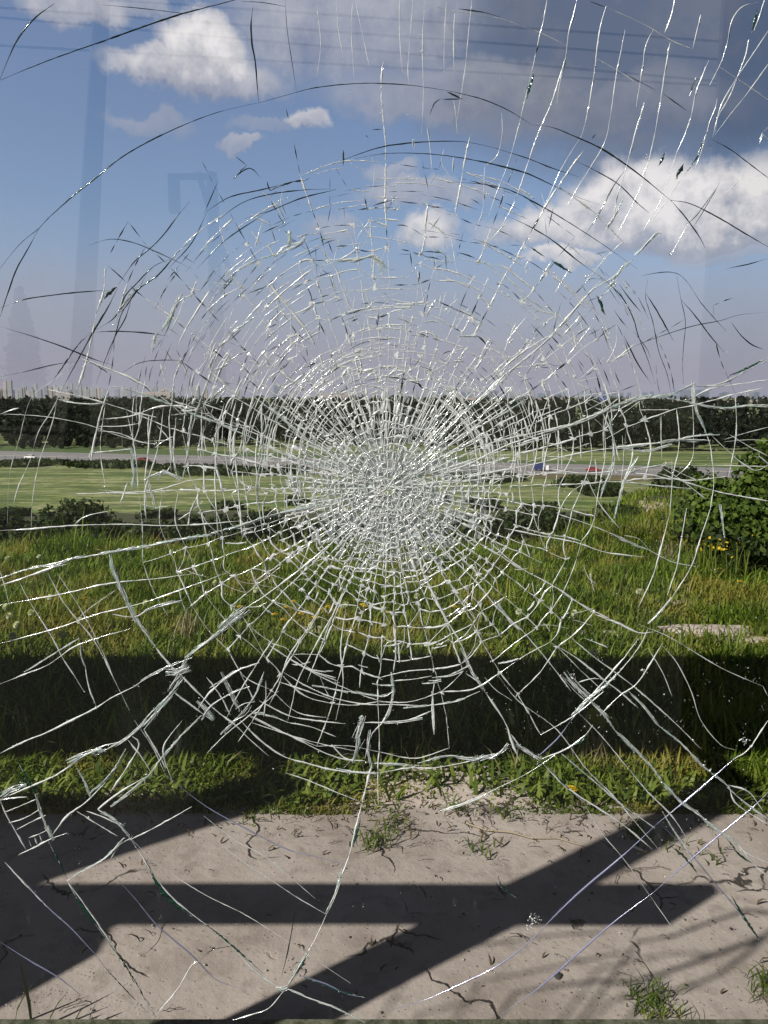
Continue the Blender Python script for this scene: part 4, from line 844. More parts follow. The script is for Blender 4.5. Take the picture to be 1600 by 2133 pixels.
# ---- cracks traced one by one: kind|width|x,y x,y ...
T = '''
d|4.2|0,167 80,134 150,108 225,82 300,55 365,33 420,18 480,2 560,-18
d|3.2|0,165 10,140 35,85 70,40 113,7
d|4|527,15 523,50 525,90 532,130 536,180 539,213
d|2.6|505,3 545,5 594,13
d|1.8|594,-5 598,60 607,120 618,193
d|3.2|-10,572 40,510 82,475 100,455 150,410 200,370 250,330 300,300 350,275 400,253 450,235 500,222 540,214
d|2.8|540,214 600,197 660,182 740,174 800,174 860,178 940,190
d|3.2|930,188 1000,205 1050,225 1085,245 1110,261
d|4.6|1112,260 1150,265 1200,285 1250,308 1300,340 1350,378 1400,420
d|3.2|1398,417 1430,455 1455,490 1470,517
d|4|1398,417 1440,425 1500,455 1550,485 1610,520
d|4.4|80,478 60,515 35,560 20,600 0,660
d|2.6|1482,290 1520,310 1560,340 1610,378
d|3|690,343 750,320 800,305 860,297 930,294 980,297 1040,310
d|2.4|1030,308 1100,330 1150,350 1208,369
d|3|740,330 800,320 860,319 920,323 980,332 1040,345 1100,362 1160,390 1210,413 1255,428
d|2.6|930,378 1000,383 1060,395 1120,425 1180,460 1250,505 1300,540 1328,560
d|3|1050,447 1100,470 1150,500 1200,540 1240,570
d|3.4|1195,333 1240,355 1290,385 1330,425 1352,443
d|3|1235,565 1270,592 1300,625 1320,665 1330,700 1350,750 1365,800
d|3.4|1290,592 1310,620 1335,650
d|3|1345,610 1370,650 1395,695 1403,710
d|3.2|1420,625 1450,660 1480,700 1508,733
d|3.2|1524,672 1545,700 1570,720 1590,727
d|2|1335,575 1370,568 1400,567 1420,575 1437,594
d|2.2|1437,594 1460,630 1490,665 1513,690
d|1.8|1410,575 1418,620 1428,670 1424,720 1422,760 1424,800
d|1.8|1600,650 1540,656 1500,668 1440,680 1360,706 1300,730
d|2.2|1320,690 1350,730 1355,745
d|3.4|1300,700 1330,760 1358,800
d|2.4|1350,580 1345,620 1360,670 1372,730 1390,780 1400,830
d|2.2|1600,538 1560,550 1510,560
d|3.6|235,605 200,606 150,610 100,616 50,624 0,642
d|2.4|184,512 210,502 240,498 280,506 320,522 355,538 400,560
D|12|245,594 232,608 216,624
D|11|1425,340 1418,352 1408,374
D|8|1386,316 1380,330 1372,346
d|3|355,540 320,555 280,595 262,615 240,660 195,690
d|4|400,505 380,515 362,535 330,572 285,605 262,640 235,660
d|3|395,420 370,450 340,490 310,520 280,545 245,595
d|3.8|245,600 225,640 195,690 165,745 135,800 128,815
D|5|190,690 160,722 130,765 105,800
l|2.4|128,815 105,860 80,900 62,960 40,1010 28,1050
l|1.6|245,600 195,690 165,745 115,790 65,830 40,915 20,990 15,1090
l|2|120,820 112,870 96,920 80,970 68,1040 65,1100
d|2.6|280,600 262,660 240,700 215,760 200,800
d|2.4|310,560 290,600 255,650 240,700 222,760
d|2.8|0,680 60,698 130,722 195,748 240,762
d|3.2|195,692 240,690 300,693 350,700
d|2|0,785 60,772 110,760 160,752
D|4|168,742 200,760 236,784
d|2|250,780 290,756 340,750 400,752
d|2|490,325 515,345
D|5|488,373 500,358 514,345
D|6|575,392 605,380 640,374 645,370
d|2.6|485,372 520,350 545,372
d|3|430,440 480,410 545,395 605,380
d|3|510,455 560,440 630,412 700,395
d|2.6|440,470 500,425 560,405 640,395 700,394
d|2.6|350,560 400,505 433,437
d|2.4|410,560 470,500 560,440
D|5|555,375 563,395 580,388
d|2.4|455,375 440,410 425,445
w|3|590,393 585,420 595,450
l|1.8|660,160 668,90 660,10
l|1.8|715,120 705,60 700,0
l|2|735,0 732,60 738,170
l|2.2|740,0 755,70 770,140
l|2|860,0 856,60 850,140 852,175
l|2.2|832,0 833,80 838,150
l|1.8|885,0 880,90 882,200 878,280
l|1.6|930,0 926,80 925,150
l|3|947,28 945,80 946,150
l|1.8|983,0 975,80 968,150 950,260
w|4|1140,-5 1133,40 1125,70 1112,130 1105,160
g|9|1113,150 1104,180 1096,210
w|3|1105,160 1092,215 1085,245
l|2|1085,245 1062,330 1035,400 1018,450
w|4|1203,-5 1192,40 1185,65 1178,120 1165,180 1160,215
l|2.4|1178,120 1150,210 1120,280 1098,345 1072,420 1040,480
w|5|1262,14 1252,50 1245,90 1238,150 1225,230 1212,282
l|2|1212,282 1170,350 1130,440 1100,500
w|4|1302,62 1295,100 1285,150 1272,240
l|2|1272,240 1258,300 1210,380 1180,430
w|4|1362,60 1345,95 1340,130 1332,180 1325,222
w|5|1342,213 1335,240 1325,270 1312,320 1305,345
w|5|1406,-5 1400,25 1392,50 1385,68
w|4|1460,30 1455,50 1443,102
w|5|1396,88 1392,110 1385,150 1375,215 1366,268
l|2|1375,215 1366,268 1350,340 1330,400 1280,500
w|4|1477,125 1460,165 1450,190 1440,240 1425,285 1412,312
l|2.4|1412,312 1395,360 1375,420 1340,480
w|4|1580,5 1550,12 1530,32 1520,60 1515,90 1502,130 1478,178
w|5|1594,-5 1578,45 1570,62
D|8|1578,20 1572,45 1566,68
w|5|1560,82 1555,110 1540,150 1520,200 1495,245 1485,285
l|2.6|1610,50 1570,110 1530,170 1500,225 1490,275
l|2.2|1610,120 1560,190 1520,240 1490,280
w|4|1494,205 1490,225 1480,250 1470,285 1460,320 1448,352
D|5|1475,270 1450,330 1425,365
l|2|1424,364 1380,430 1350,470
w|5|1305,345 1295,380 1285,410 1278,450
B|9|1300,410 1290,430 1280,450 1262,480
d|2.8|1310,345 1280,385 1245,450 1215,495
w|3|1354,328 1340,365 1325,385
w|3|1355,325 1348,345 1338,365
l|2|1600,290 1590,280 1582,300
w|3|1600,265 1590,275 1582,290
B|13|1372,485 1350,505 1335,520 1322,532
B|9|1310,545 1290,565 1275,590 1262,600
l|1.6|1375,483 1390,520 1396,532 1420,490 1450,440 1500,400
d|2.2|1490,395 1450,450 1425,470
d|2.6|1500,380 1465,440 1440,480
l|2|1560,345 1530,385 1480,430
G|9|1148,540 1165,553 1192,568
G|10|1242,614 1250,630 1262,658
G|5|1100,510 1120,525 1135,535
G|7|1513,785 1550,770 1600,745
g|5|1450,160 1440,190 1436,200
d|2|215,10 300,18 400,30
l|1.6|910,15 960,25 1040,38 1080,52 1130,70 1180,95
d|2.8|955,18 1010,26 1040,35
d|2|1230,3 1262,15
l|1.8|1270,18 1340,50 1400,85 1450,105
l|1.6|1240,120 1300,155 1345,188 1400,215
d|2.4|1310,158 1366,188
d|3|1382,195 1430,230
l|1.6|1500,140 1560,180 1610,215
d|3|920,205 905,215 895,240
d|3|922,207 962,206
w|4|945,208 950,245 953,278
D|6|930,190 945,198 965,206
w|4|1045,235 1046,280 1035,325 1010,345
w|5|890,265 895,300 900,350
B|8|860,290 862,310
w|3|925,310 920,340 940,370
w|3|945,325 942,360
D|6|715,310 716,335 714,345
w|3|718,318 715,340
w|2.5|775,320 780,360 776,400
D|4|760,280 768,288
d|3|775,270 797,269
w|4|1010,345 1008,380 1005,440 990,480
B|10|770,530 795,545 805,560
w|4|165,745 260,782 320,812
l|1.8|0,862 60,865 110,870 180,884 240,905 290,920
w|3.5|0,863 20,855 40,850
B|6|122,832 150,838 190,842 215,840
w|5|228,805 220,830 210,860 203,890 195,925 190,960
B|11|235,805 270,812 320,830 370,848 400,862 450,880 520,910 600,950 680,975
w|3.5|210,873 250,870 280,865 320,850 360,845 400,850
w|3|205,888 250,888 290,882
w|3|205,897 250,903 290,920 330,925
B|7|192,944 230,940 275,935
w|3|190,960 186,950 192,935
B|12|275,930 276,960 280,990 275,1020
w|4|265,1005 258,1030 248,1052
w|3|300,850 290,890 275,930
w|3|320,850 312,900 308,950 302,1000 306,1060
B|8|310,1000 318,1030 325,1060
w|3.5|340,850 335,900 325,950 305,1010 302,1050 305,1090
w|3|205,1020 260,1025 330,1020 400,1000 470,1000
B|9|300,1000 340,985 380,998
B|7|330,1000 340,980 375,1000
B|10|400,862 395,900 390,950 380,1000
w|3.5|455,880 452,930 448,980 450,1050 455,1120
w|4|490,890 488,930 494,990 500,1060 505,1120
B|9|545,900 546,950 535,1000 540,1060 548,1110
w|3|545,840 545,900
B|11|445,750 435,790 420,830 405,870
B|9|445,750 440,770 470,800 500,830
B|10|520,820 560,850 610,890 660,930 710,960
w|3|610,780 640,830 690,880 740,930
B|8|0,1205 60,1185 110,1176 150,1165 200,1155
B|15|180,1160 240,1148 300,1138 340,1130 400,1120 450,1110
B|9|440,1110 500,1095 560,1075 620,1060 700,1045
w|4|0,1220 60,1200 110,1182 140,1175
w|3|0,1105 60,1102 150,1095 250,1092 340,1095 420,1092 500,1085
w|2.5|155,1092 180,1075 225,1065
B|14|228,1155 235,1185 250,1220 265,1250 280,1285
B|13|268,1255 285,1290 305,1320 325,1350
w|5|325,1350 350,1380 370,1400
w|3.5|370,1400 410,1440 450,1480 490,1510 520,1540 560,1575
w|2.6|0,1260 60,1250 130,1237 230,1215 330,1205 400,1195
w|2.6|0,1340 60,1325 130,1305 200,1280 300,1255 400,1220 480,1190
w|2.2|160,1290 190,1265 240,1230
w|3|235,1280 280,1285 310,1270 345,1260 380,1250
B|8|300,1272 340,1258 375,1252
w|3|372,1220 378,1250 388,1275
w|2.8|0,1425 50,1405 100,1385 150,1350 200,1330 270,1310
B|5|50,1400 100,1370 140,1345 165,1330
w|2.6|40,1210 60,1250 110,1330 130,1370 150,1400 175,1440
w|2.8|100,1195 130,1250 160,1290 200,1340 240,1420 270,1480
w|2.6|120,1195 150,1240 180,1290 215,1360 240,1420
w|2.6|0,1190 10,1220 20,1262
B|7|168,1345 170,1370 178,1390
w|3|178,1390 185,1430 200,1470
B|9|400,1370 350,1390 310,1410 280,1430
w|4|290,1425 230,1455 200,1475 150,1500 100,1525 50,1545 -5,1572
B|14|300,1520 330,1480 360,1440 385,1410
B|28|345,1400 370,1400 395,1390
B|14|350,1440 370,1410 385,1380 395,1360
B|12|385,1370 440,1330 480,1300 520,1270
B|20|455,1310 480,1290 510,1265
w|5|500,1275 560,1235 620,1190 680,1140 740,1090
B|7|420,1500 440,1470 480,1445 520,1430
w|4|410,1480 440,1440 490,1400 540,1380
B|6|360,1440 400,1470 440,1500
w|3|500,1400 520,1440 530,1460
B|10|460,1400 480,1440 500,1480
w|3|430,1410 460,1450 480,1490
B|16|410,1460 430,1480 445,1500
B|8|460,1530 500,1490 530,1450 550,1400
w|3|430,1570 470,1530 520,1490 580,1440
w|3|0,1665 60,1640 110,1618 140,1600 200,1560 250,1545
B|18|140,1590 170,1575 200,1565 220,1562
B|8|220,1562 260,1540 290,1515 310,1490 350,1450
w|3.5|230,1650 270,1590 290,1550 270,1530
B|9|185,1655 215,1630 240,1600 262,1560
B|10|160,1600 175,1625 188,1660
B|8|270,1535 290,1520 330,1480 360,1450
w|3|265,1540 290,1570 315,1610
w|3|300,1520 330,1570 345,1600
B|10|310,1615 340,1575 380,1530 420,1490
w|3|260,1720 250,1715 210,1690 205,1685 250,1650 300,1620
B|9|310,1615 270,1650 230,1680
B|20|0,1660 25,1645 55,1635
w|3|0,1667 30,1662 56,1660
w|3|0,1667 10,1690 20,1710 55,1770
w|3|10,1692 40,1680 75,1665
w|3|18,1714 50,1705 85,1685
w|4|35,1728 60,1715 95,1698
w|3|60,1745 80,1738 100,1728
w|3|38,1781 70,1766 105,1748 140,1735
w|2.5|60,1750 65,1762
w|2.5|72,1745 78,1760
w|2.5|82,1740 88,1755
g|7|38,1588 55,1620 72,1650 82,1680
B|10|72,1650 85,1690 95,1720 106,1745
B|16|98,1720 106,1740 112,1750
w|4|105,1745 140,1700 180,1670 220,1630
G|7|100,1750 120,1790 140,1830
w|4|140,1835 155,1860
G|9|150,1855 180,1900 210,1940
w|3|140,1835 180,1890 215,1940 250,1995 290,2060 325,2115
G|6|210,1940 250,1995 290,2060 325,2120
B|7|140,1835 170,1815 220,1785 260,1745
B|10|205,1688 235,1705 270,1745
w|3|180,1690 210,1700 250,1718
w|3|160,1690 200,1715 245,1742
w|3|270,1750 330,1720 400,1680
w|3|230,1790 250,1760 275,1745
G|12|300,1790 325,1835 350,1870 400,1910
w|4|270,1745 300,1790 325,1830 370,1880 440,1935 490,1980 540,2030 590,2062
G|6|400,1905 440,1935 490,1975 550,2030
B|18|575,2055 590,2062 600,2058
B|12|600,2055 620,2020 640,1985
G|7|605,2040 630,2010 642,1980
w|4|640,1985 660,1950 680,1905
B|10|680,1905 695,1870 705,1840 712,1810
w|4|705,1840 725,1790 740,1730 755,1670
G|8|735,1770 745,1730 752,1700
w|5|755,1670 768,1620 775,1590
B|20|740,1540 750,1510 755,1490
B|12|735,1590 745,1560 748,1530
B|12|775,1600 768,1560 772,1520
w|5|690,1550 720,1580 760,1585
w|4|760,1580 775,1530 800,1500 820,1450
B|9|815,1400 820,1440 812,1480 800,1500
w|4|820,1400 825,1350 820,1300
B|7|830,1340 832,1380
B|6|600,2060 640,2078 700,2100 760,2130
w|3|590,2065 560,2100 520,2115 485,2125
w|3|325,2115 370,2060 400,2010 415,2003
d|2|415,2003 440,1980 485,1970
d|2.2|585,2040 600,1980 615,1900 622,1890
d|2.4|365,1900 340,1930 330,1960 300,1990
b|5|0,1962 60,2000 120,2035 168,2073
w|3.5|10,1796 70,1860 110,1900 150,1935
b|5|55,1840 100,1890 150,1935 200,1990 215,2010
D|3.4|210,2005 250,2050 310,2112
b|4|235,1822 280,1870 330,1930 400,1990 450,2040 510,2062
l|2|270,1745 330,1800 420,1860 510,1905 590,1955 650,1995 730,2048
b|3.5|345,1615 430,1680 520,1730 600,1770 660,1785 720,1802
l|2.4|425,1700 490,1750 560,1790 657,1872
l|2.2|440,1740 500,1790 560,1830 620,1870 680,1905
b|4|620,2030 680,2050 720,2070 755,2077
G|5|620,2030 700,2062 760,2078
l|2.4|595,1610 640,1625 700,1650 750,1670
w|3.5|500,1500 540,1540 590,1575 640,1590 700,1605 780,1612
B|6|700,1600 740,1607 790,1610
B|8|780,1590 830,1593 865,1597
w|3|790,1610 850,1600 900,1600 960,1590 1010,1575
w|4|520,1490 560,1510 620,1540 680,1570 740,1588
w|3|360,1630 340,1560 380,1500
l|2.4|280,1500 320,1560 345,1615
w|2.4|515,1490 600,1530 680,1552 745,1565
B|7|525,1485 560,1490 600,1505
w|3|600,1505 650,1515 700,1535
w|3|540,1460 600,1490 650,1500 720,1508
w|3.2|555,1340 600,1370 650,1400 700,1425 760,1450 800,1462
B|6|650,1428 690,1435 725,1442
w|3|610,1375 650,1398 700,1412
w|3|590,1400 640,1430 700,1455 760,1467 820,1468 890,1470
w|3|580,1420 640,1440 700,1460
B|8|725,1440 760,1445 800,1450 820,1440
w|3.4|820,1418 860,1415 900,1408
B|6|900,1412 940,1405 980,1385
B|8|800,1505 840,1502 880,1495
w|4|750,1505 800,1505 850,1500 900,1480
B|6|840,1475 890,1470 950,1460 1000,1440
w|3.4|905,1420 900,1470 905,1530
B|5|900,1440 903,1480 905,1520
w|2.8|600,1500 610,1460 620,1420 660,1340 700,1270
w|2.8|560,1470 580,1430 600,1370 640,1310 690,1230
w|2.8|640,1420 660,1370 690,1290 720,1220
w|2.8|700,1500 715,1420 710,1350 720,1270
w|2.6|570,1330 550,1360 500,1440 470,1500
w|4.6|870,1150 880,1190 900,1230 930,1290 960,1340 985,1400 1010,1440
B|9|960,1350 985,1400 1010,1440
w|4|1010,1440 1050,1500 1065,1540 1080,1580
w|4|1065,1530 1090,1560 1125,1580
B|12|1075,1550 1100,1565 1130,1582
B|12|1000,1585 1040,1570 1060,1550
B|7|870,1590 930,1575 980,1580 1030,1570
B|12|960,1575 985,1585 1010,1575
w|4|900,1110 940,1160 990,1210 1040,1270 1085,1310
B|9|1030,1250 1060,1290 1090,1315
w|4|1085,1310 1120,1350 1160,1400 1190,1440
B|22|1175,1400 1200,1430 1235,1462
B|12|1230,1460 1260,1490 1280,1520
B|9|1280,1520 1310,1550 1350,1590 1380,1630
B|11|1380,1630 1420,1670 1460,1700 1490,1730
B|12|1470,1710 1510,1740 1540,1760
w|4|1540,1760 1570,1800 1605,1830
G|7|1510,1740 1540,1780 1570,1800
w|3|1520,1745 1560,1780 1605,1800
w|3.6|1020,1130 1080,1180 1160,1225 1240,1280
w|4.2|1240,1280 1290,1300 1330,1318 1360,1316
w|3.4|960,1110 1030,1150 1090,1190
w|3.6|1150,1340 1200,1370 1250,1410 1290,1440 1330,1475
B|7|1310,1440 1340,1470 1370,1510
B|8|1370,1510 1420,1550 1470,1600 1520,1640
B|6|1515,1640 1550,1670 1605,1710
w|3|1520,1640 1530,1670 1570,1700 1605,1720
w|3|1518,1635 1560,1650 1590,1690
w|3|1180,1320 1240,1370 1320,1430 1400,1500 1460,1560
w|3|1200,1480 1250,1530 1300,1590 1350,1650 1400,1700 1440,1760
b|3.4|1370,1710 1440,1780 1490,1840 1540,1900 1605,1990
G|7|1395,1760 1430,1790 1460,1830
G|8|1520,1860 1550,1910 1590,1970
B|6|1380,1690 1410,1740 1450,1800
w|3.4|1130,1590 1180,1640 1240,1680 1300,1720 1360,1770
B|6|1170,1570 1240,1630 1300,1680 1365,1725
w|2.8|1040,1410 1080,1460 1160,1520 1220,1600 1280,1660 1330,1720 1390,1790
l|2|1130,1590 1160,1620 1210,1660 1260,1690
G|8|1145,1600 1180,1640 1215,1670
l|2.4|1215,1670 1250,1730 1300,1790 1350,1860 1420,1960
G|6|1035,1830 1050,1850 1075,1870
l|1.8|925,1700 960,1740 1000,1800 1040,1840
D|2.6|1035,1815 1045,1850
b|5|820,2102 880,2085 960,2050 1040,2010 1110,1955 1170,1890
b|6|1110,1955 1200,1865 1300,1780 1370,1715
b|6|1370,1715 1450,1650 1530,1580
w|3|1530,1580 1560,1560 1600,1500
b|6|1045,2112 1120,2060 1200,1990 1280,1920 1360,1860
b|6|1360,1860 1440,1790 1510,1730 1570,1680 1610,1640
b|4|1110,1585 1160,1540 1190,1500
w|3|1190,1500 1240,1440 1300,1370 1330,1330
w|3|1020,1650 960,1675 915,1690
B|6|920,1688 980,1670 1040,1640
l|2|1040,1640 1100,1610 1160,1570
w|3|1130,1580 1180,1560 1220,1530 1235,1510
g|7|1180,1560 1210,1545 1225,1525
B|9|1190,1490 1220,1460 1260,1430 1290,1400
w|3.4|1290,1400 1330,1350 1350,1310
w|3|1250,1490 1290,1450 1330,1420 1380,1340
l|2.4|1380,1345 1410,1380 1440,1440 1460,1500 1500,1550 1530,1562
l|2|1350,1350 1380,1400 1400,1450
l|1.8|1330,1300 1400,1330 1500,1390 1590,1430
w|3|1590,1430 1600,1450
B|9|1350,1300 1380,1270 1400,1245
w|3.4|1400,1245 1440,1180 1460,1120 1480,1060
l|2.6|1480,1060 1487,1010 1485,965
w|3|1390,1240 1410,1180 1420,1120 1430,1060
l|2.4|1440,800 1445,900 1440,960 1400,1000
B|11|1440,790 1450,850 1470,900
w|4|1470,900 1480,930 1485,970
w|3|1330,1265 1360,1200 1380,1130 1395,1070
l|2.4|1000,0 1010,0
w|2.4|1395,1070 1400,1010 1400,960
B|7|1500,1050 1505,1090 1510,1120
w|3|1250,850 1265,880 1280,920 1290,960
B|12|1265,860 1275,900 1278,960 1260,1010 1250,1040
B|9|1330,950 1300,1000 1290,1040 1280,1080
w|3|1220,990 1250,1050 1290,1100
B|7|1610,745 1560,770 1500,800 1440,805
B|9|1450,800 1400,820 1350,828 1300,838
B|13|1360,822 1310,835 1270,850
B|10|1280,845 1200,880 1120,905
w|4|1120,905 1050,930 980,965 920,985
w|3.6|1200,880 1120,900 1050,915 980,935
w|3|1605,790 1540,800 1480,810 1430,835
B|8|1610,845 1560,845 1500,850 1440,838 1390,830
w|3|1470,1040 1420,1000 1380,975
B|8|1500,905 1440,908 1400,920
B|8|1480,918 1400,918 1330,930 1280,935
w|4|1400,920 1300,930 1200,945 1120,965 1020,985 940,1000
B|6|1400,925 1340,940 1270,930
B|7|1400,965 1340,975 1310,985
w|3|1320,975 1280,982 1200,985 1140,975
l|2.2|1440,970 1520,970 1600,972
w|3|1480,905 1540,960 1575,980 1600,968
w|3|1520,905 1560,930 1600,950
l|2|1510,920 1560,916 1600,918
l|2|1510,915 1560,900 1600,890
B|7|1580,950 1600,965 1610,972
w|3|1610,1045 1550,1035 1500,1025 1440,1008 1370,985
B|6|1300,1005 1350,1010 1440,1018
w|2.8|1400,1000 1360,990 1320,985
B|8|1270,1110 1310,1130 1350,1145
w|3|1160,1070 1220,1090 1270,1110
w|2.6|1350,1145 1400,1170 1450,1180
w|3|1050,1100 1120,1115 1200,1130 1260,1150 1340,1160
B|6|1320,540 1280,575 1240,600 1215,625
B|6|1220,620 1185,660 1150,695
B|6|1160,690 1110,735 1050,785
B|8|1060,775 1020,815 975,850
B|9|985,840 930,900 880,960
w|4|1215,625 1150,700 1090,750 1030,800 960,870
w|3|1250,585 1200,640 1130,720
w|4|1150,695 1080,740 1010,800
B|8|1100,830 1050,860 1000,890
B|12|1100,820 1060,840
w|3|1060,840 1000,880 930,930
B|8|440,740 490,690 530,660
B|12|490,725 470,760 445,770
w|4|545,650 600,600 650,560
w|4|600,480 605,510 590,530
B|16|602,480 604,500 600,515
B|9|640,500 600,520 540,540
B|8|540,540 500,560 470,590
w|3|700,540 740,545 780,530 790,560
B|14|770,530 790,550 800,570
B|9|700,545 740,540 780,530
w|4|545,400 570,420 600,470
w|3|660,510 680,530 700,560 720,620 760,700
w|5|560,590 600,640 640,690 660,730
w|3|325,690 320,720 315,740
B|10|330,690 322,705 318,730
B|10|275,605 262,630 245,650
B|14|380,610 365,640 350,670 335,690
w|3|350,700 370,660 385,620
w|3|370,720 390,680 415,640 440,600
'''
traced = []
for ln in T.strip().splitlines():
    kd, w, pp = ln.split('|'); pts = [tuple(float(v) for v in q_.split(',')) for q_ in pp.split()]; traced.append((kd, float(w), pts))
nm = {'d': 'crack_line', 'l': 'crack_line', 'w': 'crack_line', 'b': 'scored_line', 'B': 'crushed_crack', 'G': 'glass_sliver', 'D': 'glass_sliver', 'g': 'glass_sliver'}
mt = {'d': 'cdark', 'l': 'cwhite', 'w': 'cwhite', 'b': 'cline', 'B': 'cwhite', 'G': 'cgreen', 'D': 'cdark', 'g': 'cgreen'}
cnt_ = {}
def length(p): return sum(math.dist(p[i], p[i + 1]) for i in range(len(p) - 1))
order = sorted(range(len(traced)), key=lambda i: -length(traced[i][2]) * traced[i][1])
own = set(order[:150])
fb = {'cdark': fineD, 'cgreen': fineG, 'cwhite': fineW, 'cline': Acc()}; fineL = fb['cline']
for i, (kd, w, pts) in enumerate(traced):
    key = nm[kd]; single = i in own and cnt_.get(key, 0) < 60
    A = Acc() if single else fb[mt[kd]]
    F_ = Acc() if single else fineF; tw_ = A if single else crumbW
    if kd in 'd': line_dark(A, pts, w * .95)
    elif kd in 'l': line_white(A, crumbW, pts, w * .75, .5, .06, 8)
    elif kd == 'w' and max(p_[1] for p_ in pts) < 560:
        line_white(A, crumbW, pts, w * .42, .8, .08, 9); c = spline(pts, 5); n = len(c)
        for q_ in range(max(1, n // 9)):
            i0 = int(CR.integers(0, max(1, n - 5))); L = int(CR.integers(3, 9)); cc_ = c[i0:i0 + L] + CR.normal(size=2) * .5
            if len(cc_) > 2:
                if CR.random() < .62: ribbon(A, cc_, w * CR.uniform(.35, .8) * taper(len(cc_), .45), 3, .25)
                else: ribbon(fineD, cc_ + [1.2, .4], w * .5 * taper(len(cc_), .45), 3, .2)
    elif kd == 'w': line_white(A, crumbW, pts, w * .98, 1.3, .3, 8)
    elif kd == 'b': c = spline(pts, 12); ribbon(A, c, .72 * w * taper(len(c), .35), 3, .06)
    elif kd == 'B': bundle(A, F_, crumbW, pts, w * .82)
    else: sliver(A, pts, w); line_white(fineW, crumbW, pts, 1.4, 1.5, .1)
    if single:
        cnt_[key] = cnt_.get(key, 0) + 1; o = A.build(key, mt[kd])
        if kd == 'B' and F_.V: F_.build('frosted_fill', 'cfrost', o)

# ---- the finer web between the traced cracks
CX, CY = 808.0, 1022.0
def sc(th):                                    # the web reaches farther up than to the sides
    s_ = math.sin(th); c_ = math.cos(th)
    up = max(0, s_); return 1 + .24 * up + .06 * max(0, c_) - .02 * max(0, -c_)
def pol(r_, th): k_ = r_ * sc(th); return (CX + k_ * math.cos(th), CY - k_ * math.sin(th))
def is_sky(p): return p[1] < 815
def emit(pts, w, r_, rag=1.0):
    mid = pts[len(pts) // 2]
    if is_sky(mid):
        u = CR.random()
        dk = .16 if r_ < 260 else (.34 if r_ < 420 else .62)
        if u < dk: line_dark(fineD, pts, w * .9, 6, .2)
        elif u < dk + .45: line_white(fineW, crumbW, pts, w * 1.0, 1.5, 1.0, 4)
        else: line_white(fineW, crumbW, pts, 1.3, .9, .6, 5)
    else: line_white(fineW, crumbW, pts, w * CR.uniform(.65, 1.2), rag, .16, 6)
# one connected net: nodes where warped rings and spokes cross, every crack runs node to node
CX, CY = 808.0, 1016.0
RI = [5.0]
while RI[-1] < 690: q_ = RI[-1]; RI.append(q_ + (13 if q_ < 110 else 15 if q_ < 190 else 24 if q_ < 300 else 32 if q_ < 450 else 48) * CR.uniform(.75, 1.3))
NJ = 96; TH = 2 * math.pi * (np.arange(NJ) + CR.uniform(-.28, .28, NJ)) / NJ
LV = [{0: 690, 8: 640, 4: 560, 12: 520, 2: 420, 6: 450, 10: 400, 14: 430}.get(j % 16, 330 if j % 4 == 1 else 225) * CR.uniform(.85, 1.15) * (1.0 if math.sin(TH[j]) < .15 else 1.35) for j in range(NJ)]
R_IN = [{0: 5, 4: 18, 2: 42}.get(j % 8, 42 if j % 8 == 6 else 92) for j in range(NJ)]
tw = np.zeros(NJ); node = {}
ph = CR.uniform(0, 6.28, 6)
for i, R0 in enumerate(RI):
    tw = tw * .92 + CR.normal(size=NJ) * .006
    for j in range(NJ):
        th = TH[j] + tw[j]; o_ = R0 * (.022 * math.sin(3 * th + ph[0] + i * .4) + .016 * math.sin(7 * th + ph[1] + i * .9)) + CR.normal() * min(5, 1.2 + R0 * .010)
        node[i, j] = pol(R0 + o_, th)
act = lambda i, j: R_IN[j] <= RI[i] <= LV[j]
deg = {}
def e_(i, j, i2, j2, pts, w, R0):
    emit(pts, w, R0, .7); deg[i, j] = deg.get((i, j), 0) + 1; deg[i2, j2] = deg.get((i2, j2), 0) + 1
for j in range(NJ):
    wj = CR.uniform(1.6, 3.0); on = True
    for i in range(len(RI) - 1):
        if not (act(i, j) and act(i + 1, j)): continue
        if RI[i] > 205: on = CR.random() < (.95 if on else .6) if RI[i] < 480 or math.sin(TH[j]) > .15 and RI[i] < 600 else CR.random() < (.9 if on else .3)
        if not on: continue
        a_, b_ = node[i, j], node[i + 1, j]; m_ = ((a_[0] + b_[0]) / 2 + CR.normal() * .8, (a_[1] + b_[1]) / 2 + CR.normal() * .8); e_(i, j, i + 1, j, [a_, m_, b_], wj * CR.uniform(.75, 1.25) * (1.75 if RI[i] < 200 else 1.25), RI[i])
for i, R0 in enumerate(RI):
    J = [j for j in range(NJ) if act(i, j)]; wi = CR.uniform(1.5, 3.0); on = True
    for k_ in range(len(J)):
        j, j2 = J[k_], J[(k_ + 1) % len(J)]
        if R0 > 300 and math.sin(TH[j]) < -.35: on = CR.random() < (.82 if on else .35)
        elif R0 > 205: on = CR.random() < (.94 if on else .65) if R0 < 470 else CR.random() < (.86 if on else .28)
        if not on: continue
        a_, b_ = node[i, j], node[i, j2]; L = math.dist(a_, b_)
        if L > 190: continue
        bow = CR.normal() * L * .06; rx_, ry_ = (a_[0] + b_[0]) / 2 - CX, (a_[1] + b_[1]) / 2 - CY; rn = math.hypot(rx_, ry_) + 1e-6
        out_ = L * L / (8 * max(R0, 20)) + bow; m_ = (CX + rx_ * (1 + out_ / rn), CY + ry_ * (1 + out_ / rn)); e_(i, j, i, j2, [a_, m_, b_], wi * CR.uniform(.7, 1.3) * (1.3 if R0 > 205 else 1.95), R0)
